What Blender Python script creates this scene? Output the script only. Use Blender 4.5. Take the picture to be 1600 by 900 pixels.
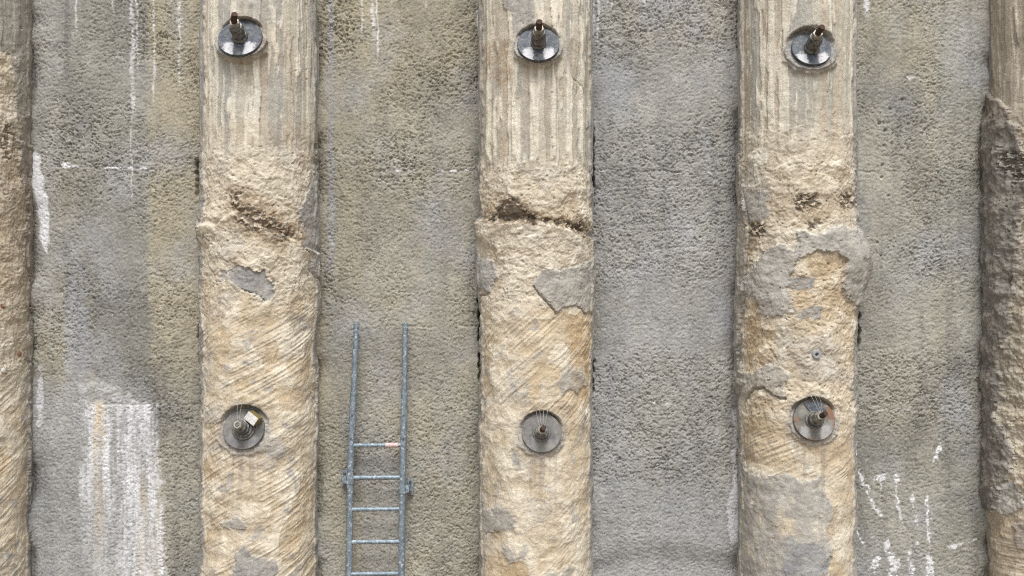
import bpy, bmesh, math, random
import numpy as np
from mathutils import Vector, Matrix

for o in list(bpy.data.objects):
    bpy.data.objects.remove(o, do_unlink=True)
scene = bpy.context.scene
C = scene.collection
R_ = math.radians

# ------------------------------------------------------------------ camera
F = 1550.0            # focal length in photo pixels (photo is 1600 wide)
D = 8.2               # camera to the plane of the pile axes, metres
cam = bpy.data.cameras.new('camera')
cam.sensor_width = 36.0
cam.lens = 36.0 * F / 1600.0
cam.clip_start = 0.05
cam.clip_end = 2000.0
camo = bpy.data.objects.new('camera', cam)
camo.location = (0, -D, 0)
camo.rotation_euler = (R_(90), 0, 0)
C.objects.link(camo)
scene.camera = camo

# ------------------------------------------------------------------ sky and sun (overcast)
SUN_EL, SUN_AZ = 60.0, 5.0          # elevation; azimuth from -Y towards +X
world = bpy.data.worlds.new('World')
scene.world = world
world.use_nodes = True
nt = world.node_tree
nt.nodes.clear()
wo = nt.nodes.new('ShaderNodeOutputWorld')
bg = nt.nodes.new('ShaderNodeBackground')
sky = nt.nodes.new('ShaderNodeTexSky')
sky.sky_type = 'NISHITA'
sky.sun_disc = False
sky.sun_elevation = R_(SUN_EL)
sky.sun_rotation = R_(180 - SUN_AZ)
sky.air_density = 1.0
sky.dust_density = 4.0
sky.ozone_density = 1.0
hs = nt.nodes.new('ShaderNodeHueSaturation')
hs.inputs['Saturation'].default_value = 0.35     # cloud cover: the sky is nearly white
nt.links.new(sky.outputs[0], hs.inputs['Color'])
nt.links.new(hs.outputs[0], bg.inputs['Color'])
bg.inputs['Strength'].default_value = 0.09
nt.links.new(bg.outputs[0], wo.inputs['Surface'])
sun = bpy.data.lights.new('sun', 'SUN')
sun.energy = 1.2
sun.angle = R_(24)
sun.color = (1.0, 0.975, 0.935)
suno = bpy.data.objects.new('sun', sun)
sd = Vector((math.sin(R_(SUN_AZ)) * math.cos(R_(SUN_EL)), -math.cos(R_(SUN_AZ)) * math.cos(R_(SUN_EL)), math.sin(R_(SUN_EL))))
suno.rotation_euler = (-sd).to_track_quat('-Z', 'Y').to_euler()
suno.location = sd * 30
C.objects.link(suno)

scene.view_settings.view_transform = 'Standard'
scene.view_settings.look = 'None'
scene.view_settings.gamma = 1.0
scene.view_settings.use_curve_mapping = False
scene.view_settings.exposure = 1.15
scene.cycles.filter_width = 1.1
scene.cycles.use_denoising = False       # keep the grain of the concrete

# ------------------------------------------------------------------ numpy noise
def _perm(seed):
    r = np.random.RandomState(seed & 0xffff)
    p = r.permutation(256)
    return np.concatenate([p, p]), r.uniform(0, 2 * np.pi, 256)
_cache = {}
def perlin(x, y, seed=0):
    if seed not in _cache:
        p, a = _perm(seed)
        _cache[seed] = (p, np.cos(a).astype(np.float32), np.sin(a).astype(np.float32))
    p, gx, gy = _cache[seed]
    xi = np.floor(x).astype(np.int32); yi = np.floor(y).astype(np.int32)
    fx = (x - xi).astype(np.float32); fy = (y - yi).astype(np.float32)
    x0 = xi & 255; y0 = yi & 255; x1 = (xi + 1) & 255; y1 = (yi + 1) & 255
    u = fx * fx * fx * (fx * (fx * 6 - 15) + 10); w = fy * fy * fy * (fy * (fy * 6 - 15) + 10)
    def g(ix, iy, dx, dy):
        h = p[p[ix] + iy]
        return gx[h] * dx + gy[h] * dy
    a = g(x0, y0, fx, fy); b = g(x1, y0, fx - 1, fy)
    c = g(x0, y1, fx, fy - 1); d = g(x1, y1, fx - 1, fy - 1)
    return ((a + (b - a) * u) * (1 - w) + (c + (d - c) * u) * w) * 1.5     # about -1..1
def fbm(x, y, octv, seed, gain=0.5, lac=2.03):
    s = 0; a = 1.0; t = 0
    for i in range(octv):
        s = s + a * perlin(x + 17.3 * i, y - 9.1 * i, seed + i * 31); t += a
        a *= gain; x = x * lac; y = y * lac
    return s / t * 1.3
def worley(x, y, seed):
    r = np.random.RandomState(seed)
    p = r.permutation(256); p = np.concatenate([p, p])
    jx = r.rand(256); jy = r.rand(256)
    xi = np.floor(x).astype(np.int32); yi = np.floor(y).astype(np.int32)
    f1 = np.full(x.shape, 9.0); f2 = np.full(x.shape, 9.0); idc = np.zeros(x.shape)
    for dx in (-1, 0, 1):
        for dy in (-1, 0, 1):
            cx = xi + dx; cy = yi + dy
            h = p[p[cx & 255] + (cy & 255)]
            d = np.hypot(cx + jx[h] - x, cy + jy[h] - y)
            n = d < f1
            f2 = np.where(n, f1, np.minimum(f2, d)); f1 = np.where(n, d, f1); idc = np.where(n, h / 255.0, idc)
    return f1, f2, idc
def ss(a, b, x):
    t = np.clip((x - a) / (b - a), 0, 1)
    return t * t * (3 - 2 * t)
def poly_sd(u, v, poly):
    """signed distance in photo pixels, positive inside; evaluated only near the polygon"""
    P = np.array(poly, float)
    out = np.full(u.shape, -60.0)
    m = (u > P[:, 0].min() - 40) & (u < P[:, 0].max() + 40) & (v > P[:, 1].min() - 40) & (v < P[:, 1].max() + 40)
    x = u[m]; y = v[m]
    if x.size == 0:
        return out
    d = np.full(x.shape, 1e9); ins = np.zeros(x.shape, bool)
    n = len(P)
    for i in range(n):
        ax, ay = P[i]; bx, by = P[(i + 1) % n]
        ex, ey = bx - ax, by - ay
        t = np.clip(((x - ax) * ex + (y - ay) * ey) / (ex * ex + ey * ey + 1e-9), 0, 1)
        d = np.minimum(d, np.hypot(x - ax - t * ex, y - ay - t * ey))
        c = ((ay > y) != (by > y)) & (x < (bx - ax) * (y - ay) / (by - ay + 1e-12) + ax)
        ins ^= c
    out[m] = np.where(ins, d, -d)
    return out
def line_d(u, v, pts):
    d = np.full(u.shape, 1e9)
    for (ax, ay), (bx, by) in zip(pts[:-1], pts[1:]):
        ex, ey = bx - ax, by - ay
        t = np.clip(((u - ax) * ex + (v - ay) * ey) / (ex * ex + ey * ey + 1e-9), 0, 1)
        d = np.minimum(d, np.hypot(u - ax - t * ex, v - ay - t * ey))
    return d

# ------------------------------------------------------------------ materials
def new_mat(name):
    m = bpy.data.materials.new(name); m.use_nodes = True
    n = m.node_tree; n.nodes.clear()
    o = n.nodes.new('ShaderNodeOutputMaterial'); b = n.nodes.new('ShaderNodeBsdfPrincipled')
    n.links.new(b.outputs[0], o.inputs[0])
    return m, n, b
class NB:
    """small helper for building node graphs"""
    def __init__(s, nt): s.t = nt
    def node(s, k, **kw):
        n = s.t.nodes.new(k)
        for a, v in kw.items(): setattr(n, a, v)
        return n
    def link(s, a, b): s.t.links.new(a, b)
    def val(s, inp, v):
        if hasattr(v, 'links') or isinstance(v, bpy.types.NodeSocket): s.link(v, inp)
        else: inp.default_value = v
    def mix(s, f, a, b, mode='MIX'):
        n = s.node('ShaderNodeMix', data_type='RGBA', blend_type=mode)
        for i, v in ((0, f), (6, a), (7, b)):
            if isinstance(v, tuple) and len(v) == 3: v = (*v, 1)
            s.val(n.inputs[i], v)
        return n.outputs[2]
    def math(s, op, a, b=0.0, clamp=False):
        n = s.node('ShaderNodeMath', operation=op, use_clamp=clamp)
        s.val(n.inputs[0], a); s.val(n.inputs[1], b)
        return n.outputs[0]
    def rng(s, x, a, b, c, d):
        n = s.node('ShaderNodeMapRange'); n.clamp = True
        s.val(n.inputs[0], x)
        for i, v in enumerate((a, b, c, d)): n.inputs[1 + i].default_value = v
        return n.outputs[0]
    def pos(s, scale=(1, 1, 1)):
        g = s.node('ShaderNodeNewGeometry'); m = s.node('ShaderNodeMapping')
        m.inputs['Scale'].default_value = scale
        s.link(g.outputs['Position'], m.inputs[0])
        return m.outputs[0]
    def opos(s, scale=(1, 1, 1)):
        g = s.node('ShaderNodeTexCoord'); m = s.node('ShaderNodeMapping')
        m.inputs['Scale'].default_value = scale
        s.link(g.outputs['Object'], m.inputs[0])
        return m.outputs[0]
    def noise(s, vec, scale, detail=4, rough=0.55, dist=0.0):
        n = s.node('ShaderNodeTexNoise')
        s.link(vec, n.inputs['Vector'])
        n.inputs['Scale'].default_value = scale; n.inputs['Detail'].default_value = detail
        n.inputs['Roughness'].default_value = rough; n.inputs['Distortion'].default_value = dist
        return n.outputs[0]
    def attr(s, name):
        a = s.node('ShaderNodeAttribute', attribute_name=name)
        sp = s.node('ShaderNodeSeparateColor')
        s.link(a.outputs['Color'], sp.inputs[0])
        return sp.outputs
    def bump(s, h, strength, dist):
        b = s.node('ShaderNodeBump')
        b.inputs['Strength'].default_value = strength; b.inputs['Distance'].default_value = dist
        s.link(h, b.inputs['Height'])
        return b.outputs[0]

def shotcrete_material():
    m, t, b = new_mat('shotcrete'); n = NB(t)
    p = n.pos()
    A = n.attr('masks_a'); B = n.attr('masks_b')
    big = n.noise(p, 1.6, 5, 0.6)
    mid = n.noise(p, 14, 5, 0.65)
    fine = n.noise(p, 62, 4, 0.65)
    col = n.mix(n.rng(big, 0.35, 0.65, 0, 1), (0.262, 0.263, 0.236), (0.350, 0.349, 0.318))
    col = n.mix(A[0], col, (0.345, 0.312, 0.232))             # buff stain
    col = n.mix(A[1], col, (0.135, 0.135, 0.130))             # dampness and other dark grey
    col = n.mix(B[1], col, (0.318, 0.332, 0.368))             # pale, faintly lilac skin
    col = n.mix(n.rng(mid, 0.3, 0.7, 0.0, 1.0), n.mix(1.0, col, (0.80, 0.80, 0.79), 'MULTIPLY'), n.mix(1.0, col, (1.16, 1.15, 1.13), 'MULTIPLY'))
    col = n.mix(n.rng(fine, 0.32, 0.45, 0.5, 0.0), col, (0.085, 0.082, 0.072))
    col = n.mix(n.rng(fine, 0.54, 0.70, 0.0, 0.5), col, (0.47, 0.46, 0.42))
    col = n.mix(B[0], col, (0.58, 0.46, 0.27))                # rusty yellow run
    eff = n.math('MULTIPLY', A[2], n.rng(fine, 0.25, 0.6, 0.55, 1.0))
    col = n.mix(eff, col, (0.72, 0.735, 0.765))                 # lime efflorescence
    n.link(col, b.inputs['Base Color'])
    b.inputs['Roughness'].default_value = 0.93
    b.inputs['Specular IOR Level'].default_value = 0.25
    h = n.math('ADD', n.noise(p, 60, 4, 0.6), n.math('MULTIPLY', n.noise(p, 190, 2, 0.5), 0.5))
    n.link(n.bump(h, 0.6, 0.007), b.inputs['Normal'])
    return m

def pile_material():
    m, t, b = new_mat('pile_concrete'); n = NB(t)
    p = n.pos()
    A = n.attr('masks_a'); B = n.attr('masks_b')
    big = n.noise(p, 3.0, 5, 0.6, 0.4)
    mid = n.noise(p, 22, 5, 0.65, 0.3)
    fine = n.noise(p, 75, 4, 0.68, 0.6)
    col = n.mix(n.rng(big, 0.35, 0.65, 0, 1), (0.505, 0.455, 0.362), (0.580, 0.535, 0.448))
    col = n.mix(A[0], col, (0.450, 0.328, 0.178))              # ochre earth
    col = n.mix(B[1], col, (0.425, 0.415, 0.362))             # greyed weathered cast skin
    col = n.mix(A[2], col, (0.68, 0.645, 0.55))               # pale lime
    col = n.mix(A[1], col, n.mix(n.rng(n.noise(p, 7, 6, 0.65, 0.5), 0.35, 0.65, 0, 1), (0.205, 0.216, 0.234), (0.352, 0.356, 0.350)))             # grey mortar
    col = n.mix(B[2], col, (0.270, 0.185, 0.105))             # brown stain
    col = n.mix(n.rng(mid, 0.3, 0.7, 0.0, 1.0), n.mix(1.0, col, (0.82, 0.80, 0.77), 'MULTIPLY'), n.mix(1.0, col, (1.13, 1.12, 1.10), 'MULTIPLY'))
    col = n.mix(n.rng(fine, 0.30, 0.42, 0.55, 0.0), col, (0.16, 0.125, 0.085))
    col = n.mix(n.rng(fine, 0.56, 0.72, 0.0, 0.4), col, (0.68, 0.64, 0.55))
    col = n.mix(B[0], col, (0.050, 0.036, 0.025))             # soil, darker pockets, and shade painted on the pile sides
    n.link(col, b.inputs['Base Color'])
    b.inputs['Roughness'].default_value = 0.9
    b.inputs['Specular IOR Level'].default_value = 0.25
    h = n.math('ADD', n.noise(p, 45, 6, 0.7, 0.5), n.math('MULTIPLY', n.noise(p, 140, 3, 0.6), 0.6))
    n.link(n.bump(h, 0.6, 0.008), b.inputs['Normal'])
    return m

def metal_material(name, c0, c1, rough0, rough1, scale=22, spots=None, metallic=1.0, bump=0.15):
    m, t, b = new_mat(name); n = NB(t)
    p = n.pos()
    a = n.noise(p, scale, 5, 0.62)
    col = n.mix(n.rng(a, 0.35, 0.65, 0, 1), c0, c1)
    if spots:
        sp = n.rng(n.noise(p, scale * 1.7, 6, 0.7), spots[1], spots[1] + 0.10, 0, 1)
        col = n.mix(sp, col, spots[0])
        n.link(n.math('SUBTRACT', metallic, n.math('MULTIPLY', sp, metallic)), b.inputs['Metallic'])
    else:
        b.inputs['Metallic'].default_value = metallic
    n.link(col, b.inputs['Base Color'])
    n.link(n.rng(n.noise(p, scale * 2.3, 4, 0.6), 0.3, 0.7, rough0, rough1), b.inputs['Roughness'])
    if bump: n.link(n.bump(n.noise(p, scale * 6, 3, 0.6), bump, 0.003), b.inputs['Normal'])
    return m

def plate_material(name, base0, base1, lime, rust_amt, metallic=0.85, r0=0.28, r1=0.5):
    """steel bearing plate; lime has run over the lower half (object space: plate in local XY, +Y up)"""
    m, t, b = new_mat(name); n = NB(t)
    op = n.opos(); wp = n.pos()
    sep = n.node('ShaderNodeSeparateXYZ'); n.link(op, sep.inputs[0])
    nz = n.noise(wp, 16, 6, 0.65)
    nz2 = n.noise(wp, 48, 6, 0.72)
    col = n.mix(n.rng(nz, 0.35, 0.65, 0, 1), base0, base1)
    # lime splash: lower half, left and right of the middle
    yy = n.math('MULTIPLY', sep.outputs['Y'], -1.0)
    xx = n.math('ABSOLUTE', sep.outputs['X'])
    low = n.rng(n.math('ADD', yy, n.math('MULTIPLY', nz, 0.05)), 0.015, 0.085, 0, 1)
    side = n.rng(n.math('ABSOLUTE', n.math('ADD', xx, n.math('MULTIPLY', nz, -0.03))), 0.0, 0.035, 0.1, 1)
    rim = n.rng(xx, 0.10, 0.16, 1, 0.35)
    f = n.math('MULTIPLY', n.math('MULTIPLY', n.math('MULTIPLY', low, side), rim), n.rng(sep.outputs['Z'], -0.004, -0.001, 0, 1))
    f = n.rng(n.math('ADD', f, n.math('MULTIPLY', nz2, 1.5)), 1.38, 1.72, 0, lime)
    col = n.mix(n.rng(n.noise(wp, 33, 6, 0.7), 0.50, 0.66, 0, 0.55), col, (0.23, 0.21, 0.175))
    col = n.mix(f, col, (0.54, 0.54, 0.56))
    met = n.math('SUBTRACT', metallic, n.math('MULTIPLY', f, metallic))
    if rust_amt:
        rf = n.rng(n.noise(wp, 11, 6, 0.7), 0.60 - rust_amt, 0.68 - rust_amt, 0, 1)
        col = n.mix(rf, col, (0.18, 0.085, 0.04))
        met = n.math('MULTIPLY', met, n.math('SUBTRACT', 1.0, rf))
    n.link(col, b.inputs['Base Color']); n.link(met, b.inputs['Metallic'])
    n.link(n.rng(nz2, 0.3, 0.7, r0, r1), b.inputs['Roughness'])
    n.link(n.bump(nz2, 0.12, 0.003), b.inputs['Normal'])
    return m

def plain_material(name, c0, c1, rough, scale=30):
    m, t, b = new_mat(name); n = NB(t)
    p = n.pos()
    n.link(n.mix(n.rng(n.noise(p, scale, 5, 0.6), 0.35, 0.65, 0, 1), c0, c1), b.inputs['Base Color'])
    b.inputs['Roughness'].default_value = rough
    n.link(n.bump(n.noise(p, scale * 4, 3), 0.3, 0.004), b.inputs['Normal'])
    return m

M_SHOT = shotcrete_material()
M_PILE = pile_material()
M_GALV = metal_material('galvanised_steel', (0.13, 0.175, 0.215), (0.24, 0.295, 0.34), 0.42, 0.62, 26, ((0.46, 0.50, 0.53), 0.54), 0.35)
M_NUT = metal_material('dirty_steel', (0.06, 0.058, 0.055), (0.20, 0.195, 0.18), 0.38, 0.65, 45, ((0.36, 0.34, 0.30), 0.58), 0.5)
M_BRASS = metal_material('zinc_yellow_steel', (0.17, 0.16, 0.135), (0.34, 0.32, 0.27), 0.4, 0.6, 40, ((0.45, 0.43, 0.38), 0.6), 0.5)
M_RUST = metal_material('rusty_steel', (0.022, 0.012, 0.008), (0.065, 0.030, 0.018), 0.7, 0.9, 60, None, 0.1, 0.5)
M_PLATE_U = plate_material('dark_steel_plate', (0.030, 0.038, 0.052), (0.070, 0.084, 0.105), 0.85, 0.0, 0.15, 0.50, 0.75)
M_PLATE_L = plate_material('dull_steel_plate', (0.075, 0.078, 0.085), (0.19, 0.18, 0.16), 0.12, 0.0, 0.15, 0.5, 0.75)
M_PLATE_R = plate_material('rust_stained_plate', (0.07, 0.068, 0.065), (0.21, 0.20, 0.175), 0.35, 0.10, 0.15, 0.5, 0.75)
M_WIRE = plain_material('fine_wire', (0.28, 0.27, 0.26), (0.42, 0.41, 0.39), 0.5)
M_BOXTOP = plain_material('pale_paint', (0.42, 0.41, 0.39), (0.68, 0.67, 0.65), 0.6, 60)
M_BOXSIDE = plain_material('olive_metal', (0.12, 0.095, 0.03), (0.22, 0.18, 0.07), 0.55, 60)
M_STICK = plain_material('faded_red_print', (0.50, 0.27, 0.25), (0.60, 0.55, 0.53), 0.6, 70)
M_RING = plain_material('grey_plastic', (0.22, 0.23, 0.24), (0.33, 0.34, 0.35), 0.5, 40)
M_DARK = plain_material('dark_bore', (0.02, 0.02, 0.02), (0.04, 0.037, 0.033), 0.9, 40)
M_EARTH = plain_material('excavated_earth', (0.16, 0.12, 0.08), (0.30, 0.24, 0.17), 0.95, 2.5)
M_BRICK = plain_material('red_pebble', (0.20, 0.085, 0.05), (0.27, 0.14, 0.09), 0.85, 60)
M_STONE = plain_material('yellow_stone', (0.40, 0.30, 0.15), (0.50, 0.41, 0.25), 0.85, 60)

# ------------------------------------------------------------------ object helpers
def tag(o, label=None, cat=None, group=None, kind=None):
    if label: o['label'] = label
    if cat: o['category'] = cat
    if group: o['group'] = group
    if kind: o['kind'] = kind
    return o
def empty(name, loc, label, cat, group=None):
    o = bpy.data.objects.new(name, None)
    o.empty_display_size = 0.2
    o.location = loc
    C.objects.link(o)
    return tag(o, label, cat, group)
def grid_faces(nr, nc):
    i = np.arange(nr * nc).reshape(nr, nc)
    return np.stack([i[:-1, :-1].ravel(), i[:-1, 1:].ravel(), i[1:, 1:].ravel(), i[1:, :-1].ravel()], 1)
def mesh_np(name, co, faces, ma, mb, mat, parent, smooth=True):
    used = np.unique(faces)
    remap = np.zeros(len(co), np.int64); remap[used] = np.arange(len(used))
    f = remap[faces].astype(np.int32); c = co[used].astype(np.float32)
    me = bpy.data.meshes.new(name)
    me.vertices.add(len(c)); me.vertices.foreach_set('co', c.ravel())
    me.loops.add(f.size); me.loops.foreach_set('vertex_index', f.ravel())
    me.polygons.add(len(f)); me.polygons.foreach_set('loop_start', np.arange(0, f.size, 4, dtype=np.int32))
    me.polygons.foreach_set('use_smooth', np.full(len(f), smooth))
    for nm, arr in (('masks_a', ma), ('masks_b', mb)):
        at = me.attributes.new(nm, 'FLOAT_COLOR', 'POINT')
        q = np.ones((len(c), 4), np.float32); q[:, :3] = np.clip(arr[used], 0, 1)
        at.data.foreach_set('color', q.ravel())
    me.update(calc_edges=True)
    me.materials.append(mat)
    o = bpy.data.objects.new(name, me)
    C.objects.link(o)
    if parent is not None:
        o.parent = parent
    return o
def components(sel_idx, ncf):
    """edge-connected pieces of a set of grid faces (ncf faces per row)"""
    todo = set(sel_idx.tolist()); out = []
    while todo:
        q = [todo.pop()]; comp = []
        while q:
            f = q.pop(); comp.append(f)
            for g in (f - 1, f + 1, f - ncf, f + ncf):
                if g in todo and (abs(g - f) != 1 or g // ncf == f // ncf):
                    todo.discard(g); q.append(g)
        out.append(np.array(comp))
    return sorted(out, key=len, reverse=True)
def split_parts(parts, pid, faces, nc, co, ma, mb, mat, root, base_name):
    fp = pid[faces[:, 0]].copy()
    jobs = []
    for i, (nm, lab, mk) in enumerate(parts):
        cs = components(np.nonzero(fp == i + 1)[0], nc - 1)
        for c in cs:
            if len(c) >= 45: jobs.append((nm, lab if c is cs[0] else None, c))
            else: fp[c] = 0
    mesh_np(base_name, co, faces[fp == 0], ma, mb, mat, root)
    for nm, lab, c in jobs:
        o = mesh_np(nm, co, faces[np.sort(c)], ma, mb, mat, root)
        if lab: o['label'] = lab
def axis_steps(a, fa, fb, b, fine, coarse):
    """coordinates from a to b, fine between fa and fb, coarse outside"""
    L = np.arange(a, fa, coarse) if a < fa else np.array([])
    M = np.arange(fa, fb, fine)
    H = np.arange(fb, b + 1e-6, coarse) if b > fb else np.array([fb])
    return np.concatenate([L, M, H])

GROUND_Z = -3.45
TOP_Z = 3.45
RAD = 0.45
WALL_Y = 0.17          # mean face of the sprayed concrete, behind the pile axes
PILE_X = [-4.50, -2.087, 0.195, 2.352, 4.46]

# anchors: (pile index, photo x, photo y, plate radius, proud offset, pocket scale)
ANCH = [
    (1, 375.0, 58.6, 0.172, 0.036, 1.09, 26),
    (2, 841.3, 68.3, 0.163, 0.036, 1.09, 26),
    (3, 1268.0, 75.6, 0.154, 0.008, 1.26, 25),
    (1, 380.7, 670.0, 0.161, -0.006, 1.20, 18),
    (2, 846.3, 676.0, 0.155, 0.002, 1.12, 17),
    (3, 1272.5, 656.0, 0.162, 0.010, 1.13, 17),
]
def anchor_frame(k):
    pi, px, py, pr, off, ps, tl = ANCH[k]
    d = D - RAD - off
    x = (px - 800) / F * d
    z = (450 - py) / F * d
    phi = math.asin(max(-1, min(1, (x - PILE_X[pi]) / RAD)))
    return x, -(RAD * math.cos(phi) + off), z, phi

# ------------------------------------------------------------------ ground
bmg = bmesh.new()
vs = [bmg.verts.new((x, y, GROUND_Z)) for x, y in ((-600, -900), (600, -900), (600, 60), (-600, 60))]
bmg.faces.new(vs)
me = bpy.data.meshes.new('ground'); bmg.to_mesh(me); bmg.free()
me.materials.append(M_EARTH)
go = bpy.data.objects.new('ground', me); C.objects.link(go)
tag(go, 'bare excavated earth at the foot of the wall', 'ground', None, 'structure')

# ------------------------------------------------------------------ shotcrete bays
def drip(u, v, x, y0, y1, w, seed, wob=3.0):
    """a broken vertical white run"""
    c = x + wob * perlin(v * 0.02 + x, v * 0 + 3.3, seed) + 1.2 * perlin(v * 0.12 + x, v * 0 + 7.7, seed + 1)
    ww = w * (0.55 + 0.65 * np.clip(perlin(v * 0.05 + x, v * 0 + 1.1, seed + 2) + 0.4, 0, 1.2))
    f = ss(ww, ww * 0.25, np.abs(u - c))
    f = f * ss(y1 + 6, y1 - 25, v) * ss(y0 - 4, y0 + 4, v)
    return f * (0.5 + 0.5 * ss(-0.35, 0.15, perlin(v * 0.06 + x * 3, u * 0.05, seed + 3)))
def blot(u, v, cx, cy, rx, ry, seed, rag=0.45):
    d = np.hypot((u - cx) / rx, (v - cy) / ry)
    d = d + rag * fbm(u * 0.06 + cx, v * 0.06 + cy, 3, seed)
    return ss(1.05, 0.7, d)

def make_bay(bi, label, feats):
    xl = PILE_X[bi] + RAD - 0.10; xr = PILE_X[bi + 1] - RAD + 0.10
    # drop the part of the first and last bay that no view of the place shows
    xs = np.arange(xl, xr, 0.0074)
    zs = axis_steps(GROUND_Z, -2.46, 2.46, TOP_Z, 0.0070, 0.05)
    X, Z = np.meshgrid(xs, zs)
    x = X.ravel(); z = Z.ravel()
    u = 800 + F * x / (D + WALL_Y); v = 450 - F * z / (D + WALL_Y)
    sd_ = 100 + bi * 57
    ox = bi * 13.7
    # distance to the two pile edges as seen at the wall, in metres
    dl = x - (PILE_X[bi] + RAD); dr = (PILE_X[bi + 1] - RAD) - x
    # --- relief
    wx = x + 0.02 * perlin(x * 14 + ox, z * 14, sd_); wz = z + 0.02 * perlin(x * 14 + ox, z * 14, sd_ + 1)
    low = fbm(x * 1.3 + ox, z * 0.9, 3, sd_ + 2)
    n1 = perlin(wx * 24 + ox, wz * 30, sd_ + 3); n2 = perlin(wx * 47 + ox, wz * 56, sd_ + 4)
    n3 = perlin(x * 95 + ox, z * 105, sd_ + 5)
    f1, f2, idc = worley(wx * 24 + ox, wz * 29 + 0.25 * n2, sd_ + 6)
    g1, g2, idg = worley(wx * 44 + ox, wz * 52 + 0.25 * n3, sd_ + 16)
    sel = ss(-0.15, 0.25, perlin(wx * 11 + ox, wz * 13, sd_ + 17))
    crev = ss(0.16, 0.02, f2 - f1) * sel + 0.7 * ss(0.18, 0.02, g2 - g1) * ss(-0.1, 0.3, perlin(wx * 17 + ox, wz * 19 + 5, sd_ + 18))
    hole = ss(0.36, 0.14, f1) * (idc > 0.70) + 0.8 * ss(0.42, 0.18, g1) * (idg > 0.86)
    crust = 0.22 * np.sqrt(np.abs(n1)) + 0.22 * np.sqrt(np.abs(n2)) + 0.26 * n3 + 0.26 * idc + 0.24 * idg + 0.30 * np.minimum(f2 - f1, 0.4) - 0.70 * crev - 1.05 * hole + 0.32
    rough = 0.62 + 1.05 * fbm(x * 1.5 + ox, z * 1.3, 4, sd_ + 7)
    buff = 0.30 + 0.55 * fbm(x * 2.1 + ox, z * 0.8, 4, sd_ + 8)
    damp_dark = np.clip(0.05 + 0.8 * fbm(x * 1.5 + ox + 5, z * 1.0 + 3, 4, sd_ + 9), 0, 0.6)
    pale = np.clip(0.7 * fbm(x * 1.9 + ox + 9, z * 1.5 + 6, 4, sd_ + 10), 0, 0.5)
    lime = np.zeros_like(x); rust = np.zeros_like(x); pid = np.zeros(x.shape, np.int32)
    st = dict(u=u, v=v, x=x, z=z, sd=sd_, rough=rough, buff=buff, damp_dark=damp_dark, pale=pale, lime=lime, rust=rust, low=low, gap=np.zeros_like(x), dl=dl, dr=dr, parts=[], extra=np.zeros_like(x))
    stain = fbm(x * 5.5 + ox, z * 0.45, 4, sd_ + 60, .6)
    st['buff'] = st['buff'] + 0.36 * ss(0.02, 0.4, stain); st['damp_dark'] = st['damp_dark'] + 0.34 * ss(0.02, 0.4, -stain)
    feats(st)
    # fine white speckle joins along the lift lines, with a slight groove
    h = 0.028 * low + 0.0145 * np.clip(st['rough'], 0.15, 1.35) * (crust - 0.7)
    h = h + 0.004 * fbm(x * 40, z * 40, 2, sd_ + 11)
    h = h + st['extra'] + 0.004 * st['lime']
    # coves where the sprayed concrete runs up on to the piles
    h = h + 0.09 * np.exp(-np.clip(dl, 0, 9) / 0.05) * (-0.45 + 1.0 * ss(-0.3, 0.3, fbm(z * 1.4 + bi, z * 0 + 2, 3, sd_ + 12)))
    h = h + 0.09 * np.exp(-np.clip(dr, 0, 9) / 0.05) * (-0.45 + 1.0 * ss(-0.3, 0.3, fbm(z * 1.4 + bi, z * 0 + 9, 3, sd_ + 13)))
    h = h - 0.32 * st['gap']
    co = np.stack([x, WALL_Y - h, z], 1)
    root = empty('shotcrete_wall', ((xl + xr) / 2, 0, GROUND_Z), label, 'wall', 'sprayed concrete bays between the piles')
    co = co - np.array(root.location)
    faces = grid_faces(len(zs), len(xs))
    ma = np.stack([st['buff'], st['damp_dark'], st['lime']], 1); mb = np.stack([st['rust'], st['pale'], np.zeros_like(x)], 1)
    pid = np.zeros(x.shape, np.int32)
    for i, (nm, lab, mk) in enumerate(st['parts']):
        pid[(mk > 0.5)] = i + 1
    split_parts(st['parts'], pid, faces, len(xs), co, ma, mb, M_SHOT, root, 'sprayed_face')
    return root

def add(st, key, f, k=1.0):
    st[key] = st[key] + k * f
def lay(st, key, f, val):
    st[key] = st[key] * (1 - f) + val * f
def lift_line(st, y, amt, seed, x0=0, x1=1600):
    u, v = st['u'], st['v']
    c = y + 3.0 * perlin(u * 0.02, u * 0 + y, seed) + 1.0 * perlin(u * 0.1, u * 0 + y, seed + 1)
    f = ss(2.6, 0.8, np.abs(v - c)) * ss(x0 - 5, x0 + 5, u) * ss(x1 + 5, x1 - 5, u)
    st['extra'] = st['extra'] - 0.006 * f * ss(-0.2, 0.3, perlin(u * 0.03, v * 0.05, seed + 3))
    st['lime'] = np.maximum(st['lime'], amt * f * ss(0.0, 0.35, perlin(u * 0.06, v * 0.06, seed + 2)))

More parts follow.
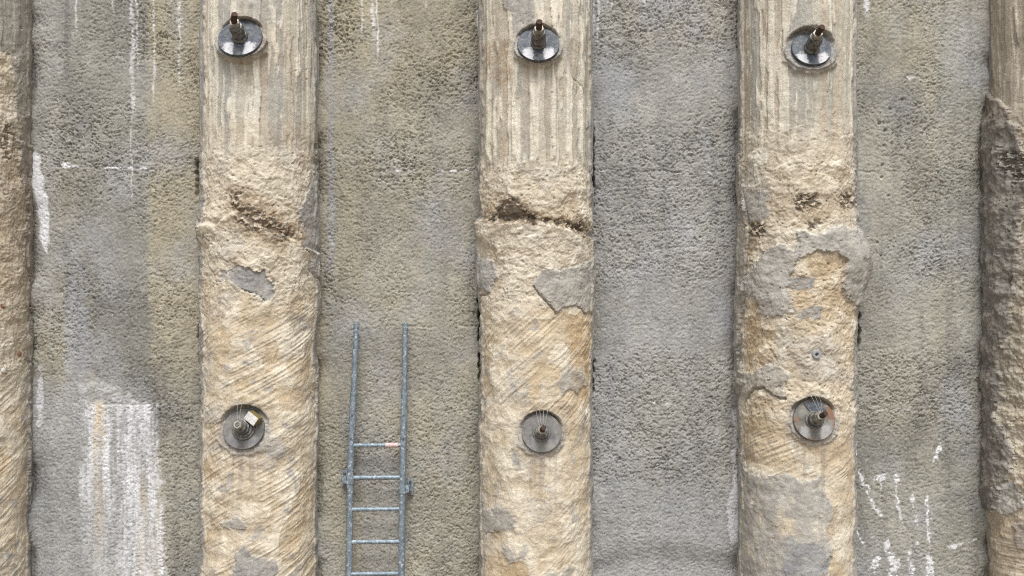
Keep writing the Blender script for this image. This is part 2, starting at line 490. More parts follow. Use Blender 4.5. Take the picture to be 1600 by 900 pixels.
def bay_one(st):
    u, v, sd_ = st['u'], st['v'], st['sd']
    band = ss(225, 242, u + 6 * perlin(v * 0.015, v * 0, sd_ + 20)) * ss(640, 520, v)
    lay(st, 'buff', band, 0.85); lay(st, 'damp_dark', band, 0.0)
    mid = ss(105, 130, u + 5 * perlin(v * 0.02, v * 0, sd_ + 21)) * ss(236, 222, u) * ss(620, 560, v)
    lay(st, 'damp_dark', mid, 0.36 + 0.25 * fbm(u * 0.012, v * 0.006, 3, sd_ + 22)); lay(st, 'buff', mid, 0.12)
    dk = blot(u, v, 190, 530, 75, 85, sd_ + 23, 0.6)
    add(st, 'damp_dark', dk, 0.35); lay(st, 'rough', dk, 0.5)
    left = ss(104, 72, u) * ss(560, 430, v); lay(st, 'buff', left, 0.32); lay(st, 'pale', left, 0.3); lay(st, 'damp_dark', left, 0.0)
    lower = ss(560, 640, v) * ss(245, 225, u); lay(st, 'rough', lower, 0.40); lay(st, 'pale', lower, 0.45); lay(st, 'buff', lower, 0.05)
    lowr = ss(640, 700, v) * ss(240, 262, u); lay(st, 'rough', lowr, 0.75); lay(st, 'buff', lowr, 0.30)
    lay(st, 'pale', blot(u, v, 120, 560, 22, 160, sd_ + 24), 0.55)
    for (x, a, b, w) in ((120, -60, 55, 3), (176, -60, 32, 2), (206, -60, 190, 6), (213, -60, 120, 3), (240, -60, 165, 3), (282, -60, 55, 5), (281, 30, 140, 2.5), (205, 180, 320, 1.5)):
        st['lime'] = np.maximum(st['lime'], 0.62 * drip(u, v, x, a, b, w, sd_ + int(x)))
    bl = blot(u, v, 104, 259, 8, 5, sd_ + 26); st['lime'] = np.maximum(st['lime'], bl)
    lift_line(st, 262, 0.8, sd_ + 27, 104, 235); lift_line(st, 632, 0.3, sd_ + 28)
    # white crust beside the left pile
    sdp = poly_sd(u + 4 * perlin(u * .08, v * .05, sd_ + 29), v, [(48, 238), (60, 238), (70, 290), (78, 345), (74, 398), (66, 390), (58, 330), (52, 290)])
    f = ss(-2, 2, sdp); st['lime'] = np.maximum(st['lime'], 0.85 * f); st['parts'].append(('lime_crust', 'narrow white lime crust beside the left pile', f)); lay(st, 'rough', f, 0.4)
    st['lime'] = np.maximum(st['lime'], 0.5 * blot(u, v, 63, 620, 5, 45, sd_ + 30, .8))
    rl = ss(4, 1.5, np.abs(u - 47 - 3 * perlin(v * .03, v * 0, sd_ + 31))) * ss(235, 250, v) * ss(370, 330, v); st['rust'] = np.maximum(st['rust'], 0.55 * rl)
    # broad efflorescence below the second lift
    uu = u + 5 * fbm(u * .03, v * .015, 3, sd_ + 32); vv = v + 3 * perlin(u * .1, v * .05, sd_ + 33)
    sdp = poly_sd(uu, vv, [(136, 628), (240, 630), (246, 700), (252, 780), (258, 860), (262, 1000), (150, 1000), (128, 850), (128, 740), (132, 680)])
    f = ss(-7, 6, sdp + 7 * fbm(u * .09, v * .05, 4, sd_ + 50))
    stripe = 0.52 + 0.90 * fbm(u * 0.085, v * 0.006, 4, sd_ + 34, 0.65)
    fade = 1 - 0.7 * ss(205, 150, u + 14 * perlin(u * .03, v * .03, sd_ + 51)) * ss(740, 850, v)
    bare = ss(12, 2, np.abs(u - 177 - (v - 630) * 0.02 - 8 * perlin(v * .02, v * 0, sd_ + 52))) * 0.4
    lm = np.clip(stripe - bare + 0.55 * fbm(u * .16, v * .10, 4, sd_ + 35, 0.65) + 0.25 * ss(670, 630, v), 0.05, 1.0) * fade
    st['lime'] = np.maximum(st['lime'], 0.88 * f * lm)
    st['parts'].append(('lime_crust', 'broad white and yellow lime run below the lift joint', f * fade))
    rr = f * (ss(13, 4, np.abs(u - 155)) * ss(960, 640, v) * 1.0 + 0.6 * ss(12, 3, np.abs(u - 222)) * ss(700, 800, v))
    rr = rr * (0.6 + 0.4 * ss(760, 650, v)) * np.clip(0.75 + fbm(u * .08, v * .02, 3, sd_ + 36), 0, 1)
    st['rust'] = np.maximum(st['rust'], 0.9 * rr); st['lime'] = st['lime'] * (1 - 0.55 * rr)
    gl = f * ss(9, 3, np.abs(u - 194)) * ss(900, 700, v); lay(st, 'damp_dark', gl, 0.6)
    st['lime'] = np.maximum(st['lime'], 0.28 * blot(u, v, 150, 604, 30, 10, sd_ + 37, .9))
    st['lime'] = np.maximum(st['lime'], 0.30 * blot(u, v, 190, 619, 16, 9, sd_ + 38, .9))
    # black gap against pile one
    c = 311 + 3 * perlin(v * .03, v * 0, sd_ + 39)
    c = c + 2.5 * perlin(v * .09, v * 0, sd_ + 53) - 2.0
    g = ss(c - 4, c - 1, u) * ss(c + 11, c + 6, u) * np.maximum(np.maximum(ss(245, 268, v) * ss(312, 286, v), ss(350, 362, v) * ss(395, 380, v) * ss(c, c + 3, u)), ss(500, 525, v) * ss(575, 550, v) * ss(c + 1, c + 4, u))
    st['gap'] = np.maximum(st['gap'], g)

def bay_two(st):
    u, v, sd_ = st['u'], st['v'], st['sd']
    warm = ss(700, 560, u) * 0.35 + ss(260, 40, v) * 0.4 + 0.15
    st['buff'] = np.clip(0.6 * st['buff'] + warm, 0, 0.95)
    st['damp_dark'] = st['damp_dark'] * 0.6
    g = ss(560, 590, u) * ss(760, 690, u) * ss(120, 220, v) * ss(520, 420, v); lay(st, 'buff', 0.5 * g, 0.15)
    sgap = ss(510, 516, v + 2 * perlin(u * .05, v * .02, sd_ + 20)) * ss(640, 545, v) * ss(510, 530, u) * ss(745, 690, u)
    lay(st, 'rough', sgap, 0.45); lay(st, 'damp_dark', sgap * (0.6 + 0.4 * ss(600, 520, v)), 0.30); lay(st, 'buff', sgap, 0.3)
    lay(st, 'damp_dark', blot(u, v, 520, 555, 16, 40, sd_ + 21), 0.4)
    lo = ss(600, 680, v); lay(st, 'buff', lo, 0.5 + 0.25 * fbm(u * .01, v * .01, 3, sd_ + 22)); lay(st, 'rough', lo, 0.85)
    lay(st, 'rough', ss(700, 800, v) * ss(680, 600, u), 0.55); lay(st, 'pale', ss(560, 720, v) * ss(560, 570, u) * ss(630, 610, u) * 0.6, 0.4)
    pb = ss(8, 3, np.abs(u - 517 - 3 * perlin(v * .02, v * 0, sd_ + 23))) * ss(470, 380, v); lay(st, 'pale', pb, 0.5)
    for (x, a, b, w) in ((565, -60, 60, 2.5), (583, -60, 62, 4.5), (589, -60, 98, 2.5), (665, -60, 16, 2.5), (747, -60, 74, 2.5), (611, -60, 10, 2)):
        st['lime'] = np.maximum(st['lime'], 0.8 * drip(u, v, x, a, b, w, sd_ + int(x)))
    lift_line(st, 267, 0.9, sd_ + 27, 585, 740); lift_line(st, 510, 0.0, sd_ + 28)
    dk = ss(725, 750, u) * ss(900, 300, v); lay(st, 'damp_dark', dk * 0.6, 0.35)  # darker grey towards the right edge of the bay
    c = 748 + 3 * perlin(v * .03, v * 0, sd_ + 39)
    c = c + 4 * perlin(v * .08, v * 0, sd_ + 53) + 2
    g = ss(c - 3, c, u) * ss(c + 9, c + 5, u) * ss(400, 470, v) * ss(610, 560, v); st['gap'] = np.maximum(st['gap'], 0.6 * g)

def bay_three(st):
    u, v, sd_ = st['u'], st['v'], st['sd']
    st['buff'] = np.clip(st['buff'] * 0.35, 0, 0.5); st['pale'] = st['pale'] + 0.26; st['damp_dark'] = st['damp_dark'] * 0.7
    top = ss(150, 40, v + 25 * perlin(u * .012, v * 0, sd_ + 20)) * ss(930, 990, u); lay(st, 'buff', top, 0.55); lay(st, 'rough', top, 1.1)
    sm = ss(95, 130, v) * ss(200, 160, v + 0.1 * (u - 1000)) ; lay(st, 'rough', sm, 0.35)
    dk = blot(u, v, 960, 115, 60, 50, sd_ + 21, .5); lay(st, 'damp_dark', dk, 0.4)
    ru = ss(190, 260, v) * ss(450, 400, v); lay(st, 'rough', ru, 0.95)
    s2 = ss(420, 470, v) * ss(560, 535, v + 6 * perlin(u * .03, v * 0, sd_ + 22)); lay(st, 'rough', s2, 0.35)
    lay(st, 'damp_dark', s2 * ss(1010, 950, u), 0.32); lay(st, 'damp_dark', s2 * ss(1070, 1100, u), 0.30); lay(st, 'pale', s2 * ss(980, 1010, u) * ss(1080, 1060, u), 0.4)
    r3 = ss(540, 575, v) * ss(790, 730, v); lay(st, 'rough', r3, 1.0); lay(st, 'buff', r3 * ss(960, 1000, u), 0.25); lay(st, 'pale', r3 * ss(1000, 950, u), 0.5)
    s3 = ss(730, 800, v); lay(st, 'rough', s3, 0.45); lay(st, 'pale', s3, 0.55)
    arc = 850 - 0.0016 * (u - 1040) ** 2 * -1.0
    a = ss(arc - 8, arc + 6, v) * ss(arc + 34, arc + 14, v); lay(st, 'damp_dark', a, 0.35); lay(st, 'rough', a, 0.3)
    st['extra'] = st['extra'] - 0.03 * ss(arc - 10, arc + 30, v) * ss(960, 880, v)
    for (x, a_, b, w) in ((928, -60, 60, 3), (934, -60, 75, 3), (943, -60, 22, 3), (957, -60, 18, 2.5), (1007, -60, 25, 2.5), (1030, -60, 10, 2), (950, -60, 14, 2)):
        st['lime'] = np.maximum(st['lime'], 0.75 * drip(u, v, x, a_, b, w, sd_ + int(x)))
    lift_line(st, 268, 0.35, sd_ + 27); lift_line(st, 632, 0.55, sd_ + 28, 1000, 1070)
    sdp = poly_sd(u + 5 * perlin(u * .06, v * .04, sd_ + 29), v, [(1146, 640), (1152, 640), (1152, 750), (1153, 845), (1140, 848), (1136, 800), (1143, 760), (1146, 700)])
    f = ss(-2, 2, sdp); st['lime'] = np.maximum(st['lime'], 0.55 * f); st['parts'].append(('lime_crust', 'pale lime crust low beside the third pile', f))
    c = 927 + 3 * perlin(v * .04, v * 0, sd_ + 39)
    c = c + 4 * perlin(v * .08, v * 0, sd_ + 53) - 0.5
    g = ss(c + 2, c - 1, u) * ss(c - 10, c - 5, u) * np.maximum(ss(185, 200, v) * ss(330, 300, v), ss(560, 575, v) * ss(620, 600, v)); st['gap'] = np.maximum(st['gap'], g)

def bay_four(st):
    u, v, sd_ = st['u'], st['v'], st['sd']
    st['buff'] = np.clip(st['buff'] * 0.5, 0, 0.5)
    top = ss(190, 60, v + 30 * perlin(u * .015, v * 0, sd_ + 20)) * ss(1480, 1420, u); lay(st, 'buff', top, 0.62)
    st['rough'] = st['rough'] * 0.9
    sm = ss(1440, 1500, u) * ss(260, 160, v); lay(st, 'rough', sm, 0.4)
    s2 = ss(420, 460, v) * ss(560, 520, v); lay(st, 'rough', s2, 0.45); lay(st, 'damp_dark', s2 * ss(1440, 1360, u), 0.35)
    r3 = ss(530, 570, v) * ss(690, 650, v); lay(st, 'rough', r3, 1.0); lay(st, 'buff', r3 * ss(1470, 1400, u), 0.3)
    s3 = ss(650, 760, v); lay(st, 'rough', s3, 0.45); lay(st, 'buff', s3, 0.10)
    lift_line(st, 640, 0.2, sd_ + 28); lift_line(st, 268, 0.0, sd_ + 27)
    # small blow holes in a line
    rs = np.random.RandomState(5)
    for i in range(11):
        cx = 1380 + rs.normal(0, 7 if i < 10 else 30); cy = 150 + 260 * rs.rand(); r = 1.2 + 1.3 * rs.rand()
        d = np.hypot(u - cx, v - cy); st['extra'] = st['extra'] - 0.022 * ss(r + 1.5, r - 1.5, d)
    st['lime'] = np.maximum(st['lime'], 0.85 * drip(u, v, 1355, -60, 36, 9, sd_ + 40))
    st['lime'] = np.maximum(st['lime'], 0.5 * blot(u, v, 1424, 121, 9, 5, sd_ + 41, .9))
    marks = [('w', [(1338, 640), (1336, 690), (1337, 712)], 3.5), ('w', [(1341, 738), (1346, 750), (1355, 765), (1362, 790), (1376, 805)], 5.5), ('b', (1375, 747, 12, 11)),
             ('b', (1401, 750, 6, 12)), ('w', [(1400, 775), (1405, 795), (1408, 812)], 4), ('w', [(1470, 693), (1462, 712), (1457, 724)], 4.5),
             ('b', (1425, 780, 5, 7)), ('w', [(1430, 800), (1431, 818)], 3), ('w', [(1448, 770), (1449, 830), (1452, 848), (1452, 860)], 3.5), ('b', (1366, 880, 9, 11)),
             ('w', [(1386, 848), (1392, 870), (1398, 930)], 8), ('b', (1396, 892, 15, 22)), ('w', [(1420, 862), (1424, 890), (1426, 930)], 6), ('w', [(1450, 865), (1451, 900), (1452, 940)], 8),
             ('w', [(1480, 856), (1500, 850), (1525, 843)], 2), ('b', (1490, 855, 7, 5)), ('w', [(1338, 830), (1350, 850)], 3), ('b', (1434, 848, 6, 4)), ('b', (1452, 885, 10, 16))]
    uu = u + 3.5 * fbm(u * .12, v * .09, 2, sd_ + 42); vv = v + 3 * fbm(u * .1 + 9, v * .1, 2, sd_ + 43)
    for m in marks:
        if m[0] == 'w':
            wv = m[2] * (0.35 + 0.75 * np.clip(0.5 + 1.3 * perlin(u * .1, v * .06, sd_ + 46), 0, 1)); d = line_d(uu, vv, m[1]); f = ss(wv, wv * 0.3, d)
        else:
            f = np.maximum(blot(u, v, m[1][0], m[1][1], m[1][2] * .8, m[1][3] * .9, sd_ + 44, 1.0), 0.8 * drip(u, v, m[1][0], m[1][1], m[1][1] + m[1][3] * 3.2, 2.4, sd_ + 47))
        f = f * ss(-0.35, 0.05, fbm(u * .16, v * .16, 4, sd_ + 45, .65))
        st['lime'] = np.maximum(st['lime'], 0.95 * f)
        if m[0] == 'b' or m[2] >= 3.5:
            st['parts'].append(('lime_spot', None, f))
    c = 1341 + 2 * perlin(v * .04, v * 0, sd_ + 39)
    c = c + 4 * perlin(v * .08, v * 0, sd_ + 53) - 1
    g = ss(c + 3, c, u) * ss(c - 10, c - 5, u) * ss(478, 490, v) * ss(552, 535, v); st['gap'] = np.maximum(st['gap'], g)

make_bay(0, 'leftmost sprayed concrete wall bay with a broad white lime run', bay_one)
make_bay(1, 'warm grey sprayed concrete wall bay behind the steel ladder', bay_two)
make_bay(2, 'grey sprayed concrete wall bay right of the middle pile, without ladder or drips below', bay_three)
make_bay(3, 'rightmost sprayed concrete wall bay spotted with white drips near its foot', bay_four)

# ------------------------------------------------------------------ bored piles
def make_pile(pi, label, feats, fine_phi, cat_group='bored piles of the retaining wall'):
    px0 = PILE_X[pi]
    a, fa, fb, b = fine_phi
    ph = axis_steps(R_(a), R_(fa), R_(fb), R_(b), 0.0068 / RAD, 0.04 / RAD)
    zs = axis_steps(GROUND_Z, -2.36, 2.36, TOP_Z, 0.0066, 0.05)
    PH, Z = np.meshgrid(ph, zs)
    phi = PH.ravel(); z = Z.ravel()
    s = phi * RAD
    xw = px0 + RAD * np.sin(phi); yw = -RAD * np.cos(phi)
    dep = D + yw
    u = 800 + F * xw / dep; v = 450 - F * z / dep
    sd_ = 700 + pi * 91; o = pi * 7.31
    st = dict(u=u, v=v, s=s, z=z, phi=phi, sd=sd_, o=o, parts=[], h=np.zeros_like(s),
              ochre=np.zeros_like(s), grey=np.zeros_like(s), lime=np.zeros_like(s), soil=np.zeros_like(s), skin=np.zeros_like(s), brown=np.zeros_like(s),
              topm=ss(250, 190, v), lowm=ss(430, 520, v), scr=np.ones_like(s), slope=0.62)
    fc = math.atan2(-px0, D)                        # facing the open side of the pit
    st['side'] = ss(R_(84), R_(68), np.abs(phi - fc))
    st['vt'] = v + 26 * fbm(s * 13 + o, z * 1.0, 3, sd_ + 58)
    st['topm'] = ss(262, 205, st['vt'])
    st['ruv'] = (u + 7.5 * fbm(s * 13 + o, z * 13, 5, sd_ + 1, 0.62), v + 7.5 * fbm(s * 13 + o + 40, z * 13, 5, sd_ + 2, 0.62))
    feats(st, 0)
    # --- body relief
    T = st['topm']; L = st['lowm']; Mi = np.clip(1 - T - L, 0, 1)
    h = 0.014 * fbm(s * 2.2 + o, z * 1.4, 3, sd_ + 3) + 0.010 * (1 - T) * fbm(s * 3 + o, z * 6, 3, sd_ + 57)
    # vertical casing grooves near the top
    gw = s + 0.006 * perlin(s * 6, z * 2.5 + o, sd_ + 4)
    g1 = perlin(gw * 16 + o, z * 0.55, sd_ + 5); g2 = perlin(gw * 38 + o, z * 1.1, sd_ + 6); g3 = perlin(gw * 85 + o, z * 2.5, sd_ + 7)
    gq = np.floor((gw + 9) * 17 + 0.25 * perlin(gw * 8, z * 4 + o, sd_ + 50))       # ribs about 6 cm wide
    rib = np.sin(gq * 12.9898 + pi * 4.1) * 43758.5453; rib = rib - np.floor(rib)
    rib2 = np.sin(gq * 78.233 + pi * 2.7) * 24634.6345; rib2 = rib2 - np.floor(rib2)
    worn = ss(-0.05, 0.12, fbm(gw * 9 + rib * 40, z * 1.6 + o, 4, sd_ + 51, 0.6) + rib - 0.5)
    strip = worn
    h = h + T * (0.009 * worn + 0.007 * (rib2 - 0.5) + 0.0022 * g2 + 0.0018 * g3)
    # crumbly flakes
    ws = s + 0.03 * perlin(s * 9, z * 9 + o, sd_ + 8); wz = z + 0.03 * perlin(s * 9 + 30, z * 9 + o, sd_ + 9)
    fl = fbm(ws * 5.5 + o, wz * 5.5, 6, sd_ + 10, 0.58)
    terr = sum(ss(t - 0.012, t + 0.012, fl) for t in (-0.34, -0.12, 0.10, 0.32))
    h = h + (0.0030 + 0.0016 * Mi) * terr * (1 - 0.6 * T)
    cr = fbm(ws * 34 + o, wz * 38, 3, sd_ + 11, 0.75)
    h = h + (0.0068 * Mi + 0.0020 * L + 0.0014 * T) * cr
    rg = 1 - np.abs(fbm(ws * 13 + o, wz * 15, 4, sd_ + 12))
    h = h + 0.0035 * Mi * rg
    f1, f2, idc = worley(ws * 17 + o, wz * 19, sd_ + 13)
    pit = ss(0.20, 0.06, f1) * (idc > 0.72)
    h = h - 0.012 * pit * (0.15 + Mi)
    # raking tooth marks on the lower shaft
    sl = st['slope']
    ca, sa = math.cos(math.atan(sl)), math.sin(math.atan(sl))
    al = s * ca + z * sa; ac = -s * sa + z * ca
    ac = ac + 0.010 * perlin(al * 1.5 + o, ac * 2.5, sd_ + 14)
    k1 = perlin(al * 2.2 + o, ac * 40, sd_ + 15); k2 = perlin(al * 3 + o, ac * 78, sd_ + 16)
    reg = ss(-0.35, 0.20, fbm(s * 3.4 + o, z * 3.4 + 8, 3, sd_ + 17)) * st['scr']
    h = h + L * reg * (0.0042 * ss(-0.10, 0.12, k1) + 0.0030 * k2)
    # patches and bulges on top
    body_flat = np.clip(st['grey'], 0, 1)
    h = h * (1 - 0.62 * body_flat) + st['h'] + body_flat * (0.0035 * fbm(s * 20 + o, z * 20, 4, sd_ + 18) + 0.003 * ss(-.02, .02, fbm(s * 9 + o, z * 9, 4, sd_ + 19)))
    # --- colour masks from the same relief
    lvl = terr / 4.0
    st['ochre'] = np.clip(st['ochre'] + 0.10 * L + 0.20 * (L + 0.45 * Mi) * ss(0.1, -0.3, fl) + 0.25 * (L) * fbm(s * 2 + o, z * 2, 3, sd_ + 20), 0, 0.95)
    st['lime'] = np.clip(st['lime'] + 0.55 * Mi * ss(0.10, 0.4, fl) + 0.38 * L * reg * ss(0.10, 0.30, k1 + 0.6 * k2) + T * strip * (rib2 > 0.42) * (0.62 + 0.4 * ss(-0.2, 0.4, g2 + 0.3 * fl)), 0, 0.9)
    st['skin'] = np.clip(st['skin'] + T * (0.50 + 0.40 * rib2 + 0.35 * fbm(s * 8 + o, z * 0.9, 4, sd_ + 21)) + 0.15 * Mi, 0, 0.9)
    st['brown'] = np.clip(st['brown'] + T * (1 - strip) * 0.16 * (rib2 < 0.5) + T * 0.15 * ss(0.05, 0.45, fbm(s * 7 + o + 20, z * 1.3, 4, sd_ + 22)) + 0.30 * Mi * ss(0.1, 0.5, fbm(s * 9 + o, z * 9 + 50, 4, sd_ + 23)), 0, 0.9)
    st['grey'] = np.clip(st['grey'] + 0.55 * L * ss(0.30, 0.48, fbm(ws * 6 + o + 60, wz * 6, 5, sd_ + 24)) + T * (1 - strip) * 0.45 * (rib2 > 0.68) + 0.35 * T * ss(0.2, 0.5, fbm(s * 12 + o, z * 1.5 + 31, 4, sd_ + 25)), 0, 1)
    q1, q2, qid = worley((s + 0.10 * fbm(s * 4 + o, z * 4, 5, sd_ + 52, .62)) * 6.0 + o, (z + 0.10 * fbm(s * 4 + 31, z * 4 + o, 5, sd_ + 53, .62)) * 5.0, sd_ + 54)
    LM = L + 0.7 * Mi
    st['lime'] = np.clip(st['lime'] + 0.55 * LM * (qid > 0.74) * ss(-.5, .2, fl), 0, 0.9)
    st['ochre'] = np.clip(st['ochre'] + 0.26 * LM * (qid < 0.20), 0, 0.95)
    st['grey'] = np.clip(st['grey'] + 0.45 * LM * ((qid > 0.50) & (qid < 0.60)) * ss(-.3, .2, cr), 0, 1)
    st['brown'] = np.clip(st['brown'] + 0.25 * LM * ((qid > 0.30) & (qid < 0.38)), 0, 0.9)
    h = h + 0.004 * (LM > 0.2) * (qid - 0.5)
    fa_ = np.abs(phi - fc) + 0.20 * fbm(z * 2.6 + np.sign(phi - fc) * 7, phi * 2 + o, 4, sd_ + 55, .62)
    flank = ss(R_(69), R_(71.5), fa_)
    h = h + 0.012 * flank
    st['soil'] = np.maximum(st['soil'], 0.10 * flank)  # painted shade: darkens the rounded sides towards their edges
    st['grey'] = np.maximum(st['grey'], flank * (0.72 + 0.3 * fbm(s * 6, z * 6 + o, 3, sd_ + 56)))  # flank mortar grey, deepened as painted shade on the sides
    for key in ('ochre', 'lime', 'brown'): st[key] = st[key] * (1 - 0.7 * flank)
    st['hh'] = h
    feats(st, 1)
    h = st['hh']
    # --- anchor pockets: the plate leans back 20 degrees, so the pocket is deep above and bedded in mortar below
    for k, A in enumerate(ANCH):
        if A[0] != pi: continue
        ax, ay, az, aph = anchor_frame(k)
        pr, off, psz = A[3], A[4], A[5]; TILT = R_(A[6])
        dx = RAD * np.sin(phi - aph); dz = z - az
        near = (np.abs(dx) < 0.4) & (np.abs(dz) < 1.1) & (np.abs(phi - aph) < 1.4)
        rad = np.hypot(dx, dz / math.cos(TILT))
        ang = np.arctan2(dz, dx)
        nz = fbm(np.cos(ang) * 3.2 + o, np.sin(ang) * 3.2 + k, 4, sd_ + 26, .7)
        cosd = np.clip(np.cos(phi - aph), 0.3, 1)
        plane = (off - dz * math.tan(TILT)) - (RAD * cosd - RAD)
        plane = plane / cosd - 0.034
        rp = pr * (psz + 0.05 * nz)
        upper = ss(-0.05, 0.03, dz)
        hole = ss(rp * 1.04, rp * 0.98, rad) * near
        h = np.where(hole > 0, h * (1 - hole) + np.minimum(plane, h + 0.5) * hole, h)
        # mortar bed below the plate
        bed = ss(rp * (1.24 + 0.16 * np.clip(nz, -0.6, 0.6)), rp * 1.06, rad) * ss(0.02, -0.06, dz + 0.35 * np.abs(dx)) * (1 - hole) * near
        h = h + bed * (0.008 + 0.38 * np.clip(plane - h, 0, 0.1) + 0.008 * cr)
        ring = ss(rp * (1.30 + 0.16 * np.clip(nz, -0.6, 0.6)), rp * 1.08, rad) * near
        gm = np.maximum(ring * (1 - upper) * 0.85, np.maximum(hole, ring * 0.45)) * (0.6 + 0.4 * ss(-.3, .2, cr))
        st['grey'] = np.maximum(st['grey'], gm * 0.9); st['lime'] = np.maximum(st['lime'] * (1 - hole), ring * 0.5 * (1 - upper) * ss(-.1, .3, cr))
        run = ss(pr * 0.95, pr * 0.5, np.abs(dx) + 0.05 * fbm(dx * 30, z * 2 + o, 3, sd_ + 59)) * ss(-pr, -pr * 1.25, dz) * ss(-pr - 0.75, -pr - 0.1, dz) * ss(-0.1, 0.35, fbm(dx * 26 + o, z * 1.2, 3, sd_ + 65)) * near
        st['grey'] = np.maximum(st['grey'], 0.40 * run); st['brown'] = np.maximum(st['brown'], 0.22 * run * (k > 2))
        st['soil'] = np.maximum(st['soil'], 0.45 * hole * ss(-.3, .5, cr))  # darkens the whole pocket recess
        st['parts'].append(('mortar_bed', 'grey mortar bed under the anchor plate', bed * (rad < rp * 1.25) * (rad > 0)))
    r = RAD + h
    co = np.stack([px0 + r * np.sin(phi), -r * np.cos(phi), z], 1)
    root = empty('concrete_pile', (px0, 0, GROUND_Z), label, 'pile', cat_group)
    co = co - np.array(root.location)
    faces = grid_faces(len(zs), len(ph))
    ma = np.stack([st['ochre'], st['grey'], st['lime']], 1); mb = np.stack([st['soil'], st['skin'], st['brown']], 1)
    pid = np.zeros(s.shape, np.int32)
    for i, (nm, lab, mk) in enumerate(st['parts']):
        pid[mk > 0.5] = i + 1
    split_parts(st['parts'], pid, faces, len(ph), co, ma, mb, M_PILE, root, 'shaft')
    return root

def patch(st, poly, thick=0.010, grey=0.9, soft=0.9, name='mortar_patch', label=None, dark=0.0, lime=0.0):
    ru, rv = st['ruv']
    sdp = poly_sd(ru, rv, poly)
    f = ss(-soft, soft, sdp) * ss(-0.52, -0.44, fbm(st['s'] * 11 + st['o'] + 3, st['z'] * 11, 4, st['sd'] + 73, .6) + 0.006 * np.clip(sdp, 0, 12))
    st.setdefault('halo', []).append(ss(-9, 2, sdp) * (1 - f) * ss(-0.05, 0.10, fbm(st['s'] * 16 + st['o'], st['z'] * 16, 4, st['sd'] + 74, .65)))
    st['h'] = st['h'] + (thick + math.copysign(0.004, thick)) * f * (1 + 0.5 * fbm(st['s'] * 5 + st['o'], st['z'] * 5, 3, st['sd'] + 69))
    for k in ('ochre', 'lime', 'skin', 'brown'): st[k] = st[k] * (1 - f)
    st['grey'] = np.maximum(st['grey'] * (1 - f), grey * f)
    st.setdefault('over', []).append((f, grey, dark, lime))
    if name: st['parts'].append((name, label, f))
def settle(st):
    """patch colours win over what the shaft's own weathering laid down"""
    for f in st.get('halo', []): st['grey'] = np.maximum(st['grey'], 0.42 * f)
    for f, grey, dark, lime in st.get('over', []):
        nz = fbm(st['s'] * 11 + st['o'], st['z'] * 9, 4, st['sd'] + 60)
        for k in ('ochre', 'lime', 'skin', 'brown'): st[k] = st[k] * (1 - 0.85 * f)
        st['grey'] = st['grey'] * (1 - f) + f * grey * (0.86 + 0.2 * nz)
        st['soil'] = st['soil'] + dark * f * (0.8 + 0.5 * nz)
        st['lime'] = np.maximum(st['lime'], f * lime * np.clip(0.5 + 1.2 * nz, 0, 1))
def zone(st, key, poly, val, soft=8, part=None, rag=1.0):
    u, v = st['u'], st['v']; ru, rv = st['ruv']
    f = ss(-soft, soft, poly_sd(u + (ru - u) * rag * 1.6, v + (rv - v) * rag * 1.6, poly)) * val
    if key == 'brown': f = f * (0.35 + 0.65 * ss(-0.15, 0.12, fbm(st['s'] * 19 + st['o'], st['z'] * 23, 4, st['sd'] + 72, .65)))
    st[key] = np.maximum(st[key], f)
    return f
def soil_zone(st, poly, thr=-0.05, depth=0.012, amt=0.95, name='soil_seam', label='dark soil trapped in the casting joint'):
    ru, rv = st['ruv']
    sdp = poly_sd(ru, rv, poly)
    nz = fbm(st['s'] * 24 + st['o'], st['z'] * 30, 4, st['sd'] + 61, 0.6)
    f = ss(-5, 5, sdp) * ss(thr - 0.10, thr + 0.10, nz + 0.012 * np.clip(sdp, -10, 14))
    st['soil'] = np.maximum(st['soil'], amt * f)
    st['hh'] = st['hh'] - depth * f + 0.006 * f * nz
    st['parts'].append((name, label, f))
def crack(st, pts, w=1.7, depth=0.022):
    ru, rv = st['ruv']; u, v = st['u'], st['v']
    d = line_d(u + (ru - u) * 0.35, v + (rv - v) * 0.35, pts)
    ww = w * (0.55 + 0.8 * np.clip(0.5 + perlin(u * .07, v * .07, st['sd'] + 66), 0, 1))
    st['hh'] = st['hh'] - depth * ss(ww, ww * 0.3, d)
def gauss(st, cu, cv, ru, rv, amp):
    st['h'] = st['h'] + amp * np.exp(-((st['u'] - cu) / ru) ** 2 - ((st['v'] - cv) / rv) ** 2)
def joint(st, pts, lip=0.02, groove=0.018, w=9):
    """casting joint: a groove with a bulging lip below it, following pts (u, v)"""
    P = np.array(pts, float)
    u, v = st['u'], st['v']
    c = np.interp(u, P[:, 0], P[:, 1]) + 5 * fbm(st['s'] * 9 + st['o'], st['z'] * 4, 3, st['sd'] + 62)
    d = v - c
    st['h'] = st['h'] + (0.35 + 0.65 * st['side']) * lip * ss(-3, 5, d) * np.exp(-np.clip(d, 0, 300) / 38.0) - groove * np.exp(-(np.minimum(d, 0) / w) ** 2) * ss(4, -3, d)
    st['lime'] = np.maximum(st['lime'], 0.75 * ss(-2, 4, d) * np.exp(-np.clip(d, 0, 300) / 16.0) * ss(-.4, .3, fbm(st['s'] * 15, st['z'] * 15 + st['o'], 3, st['sd'] + 63)))

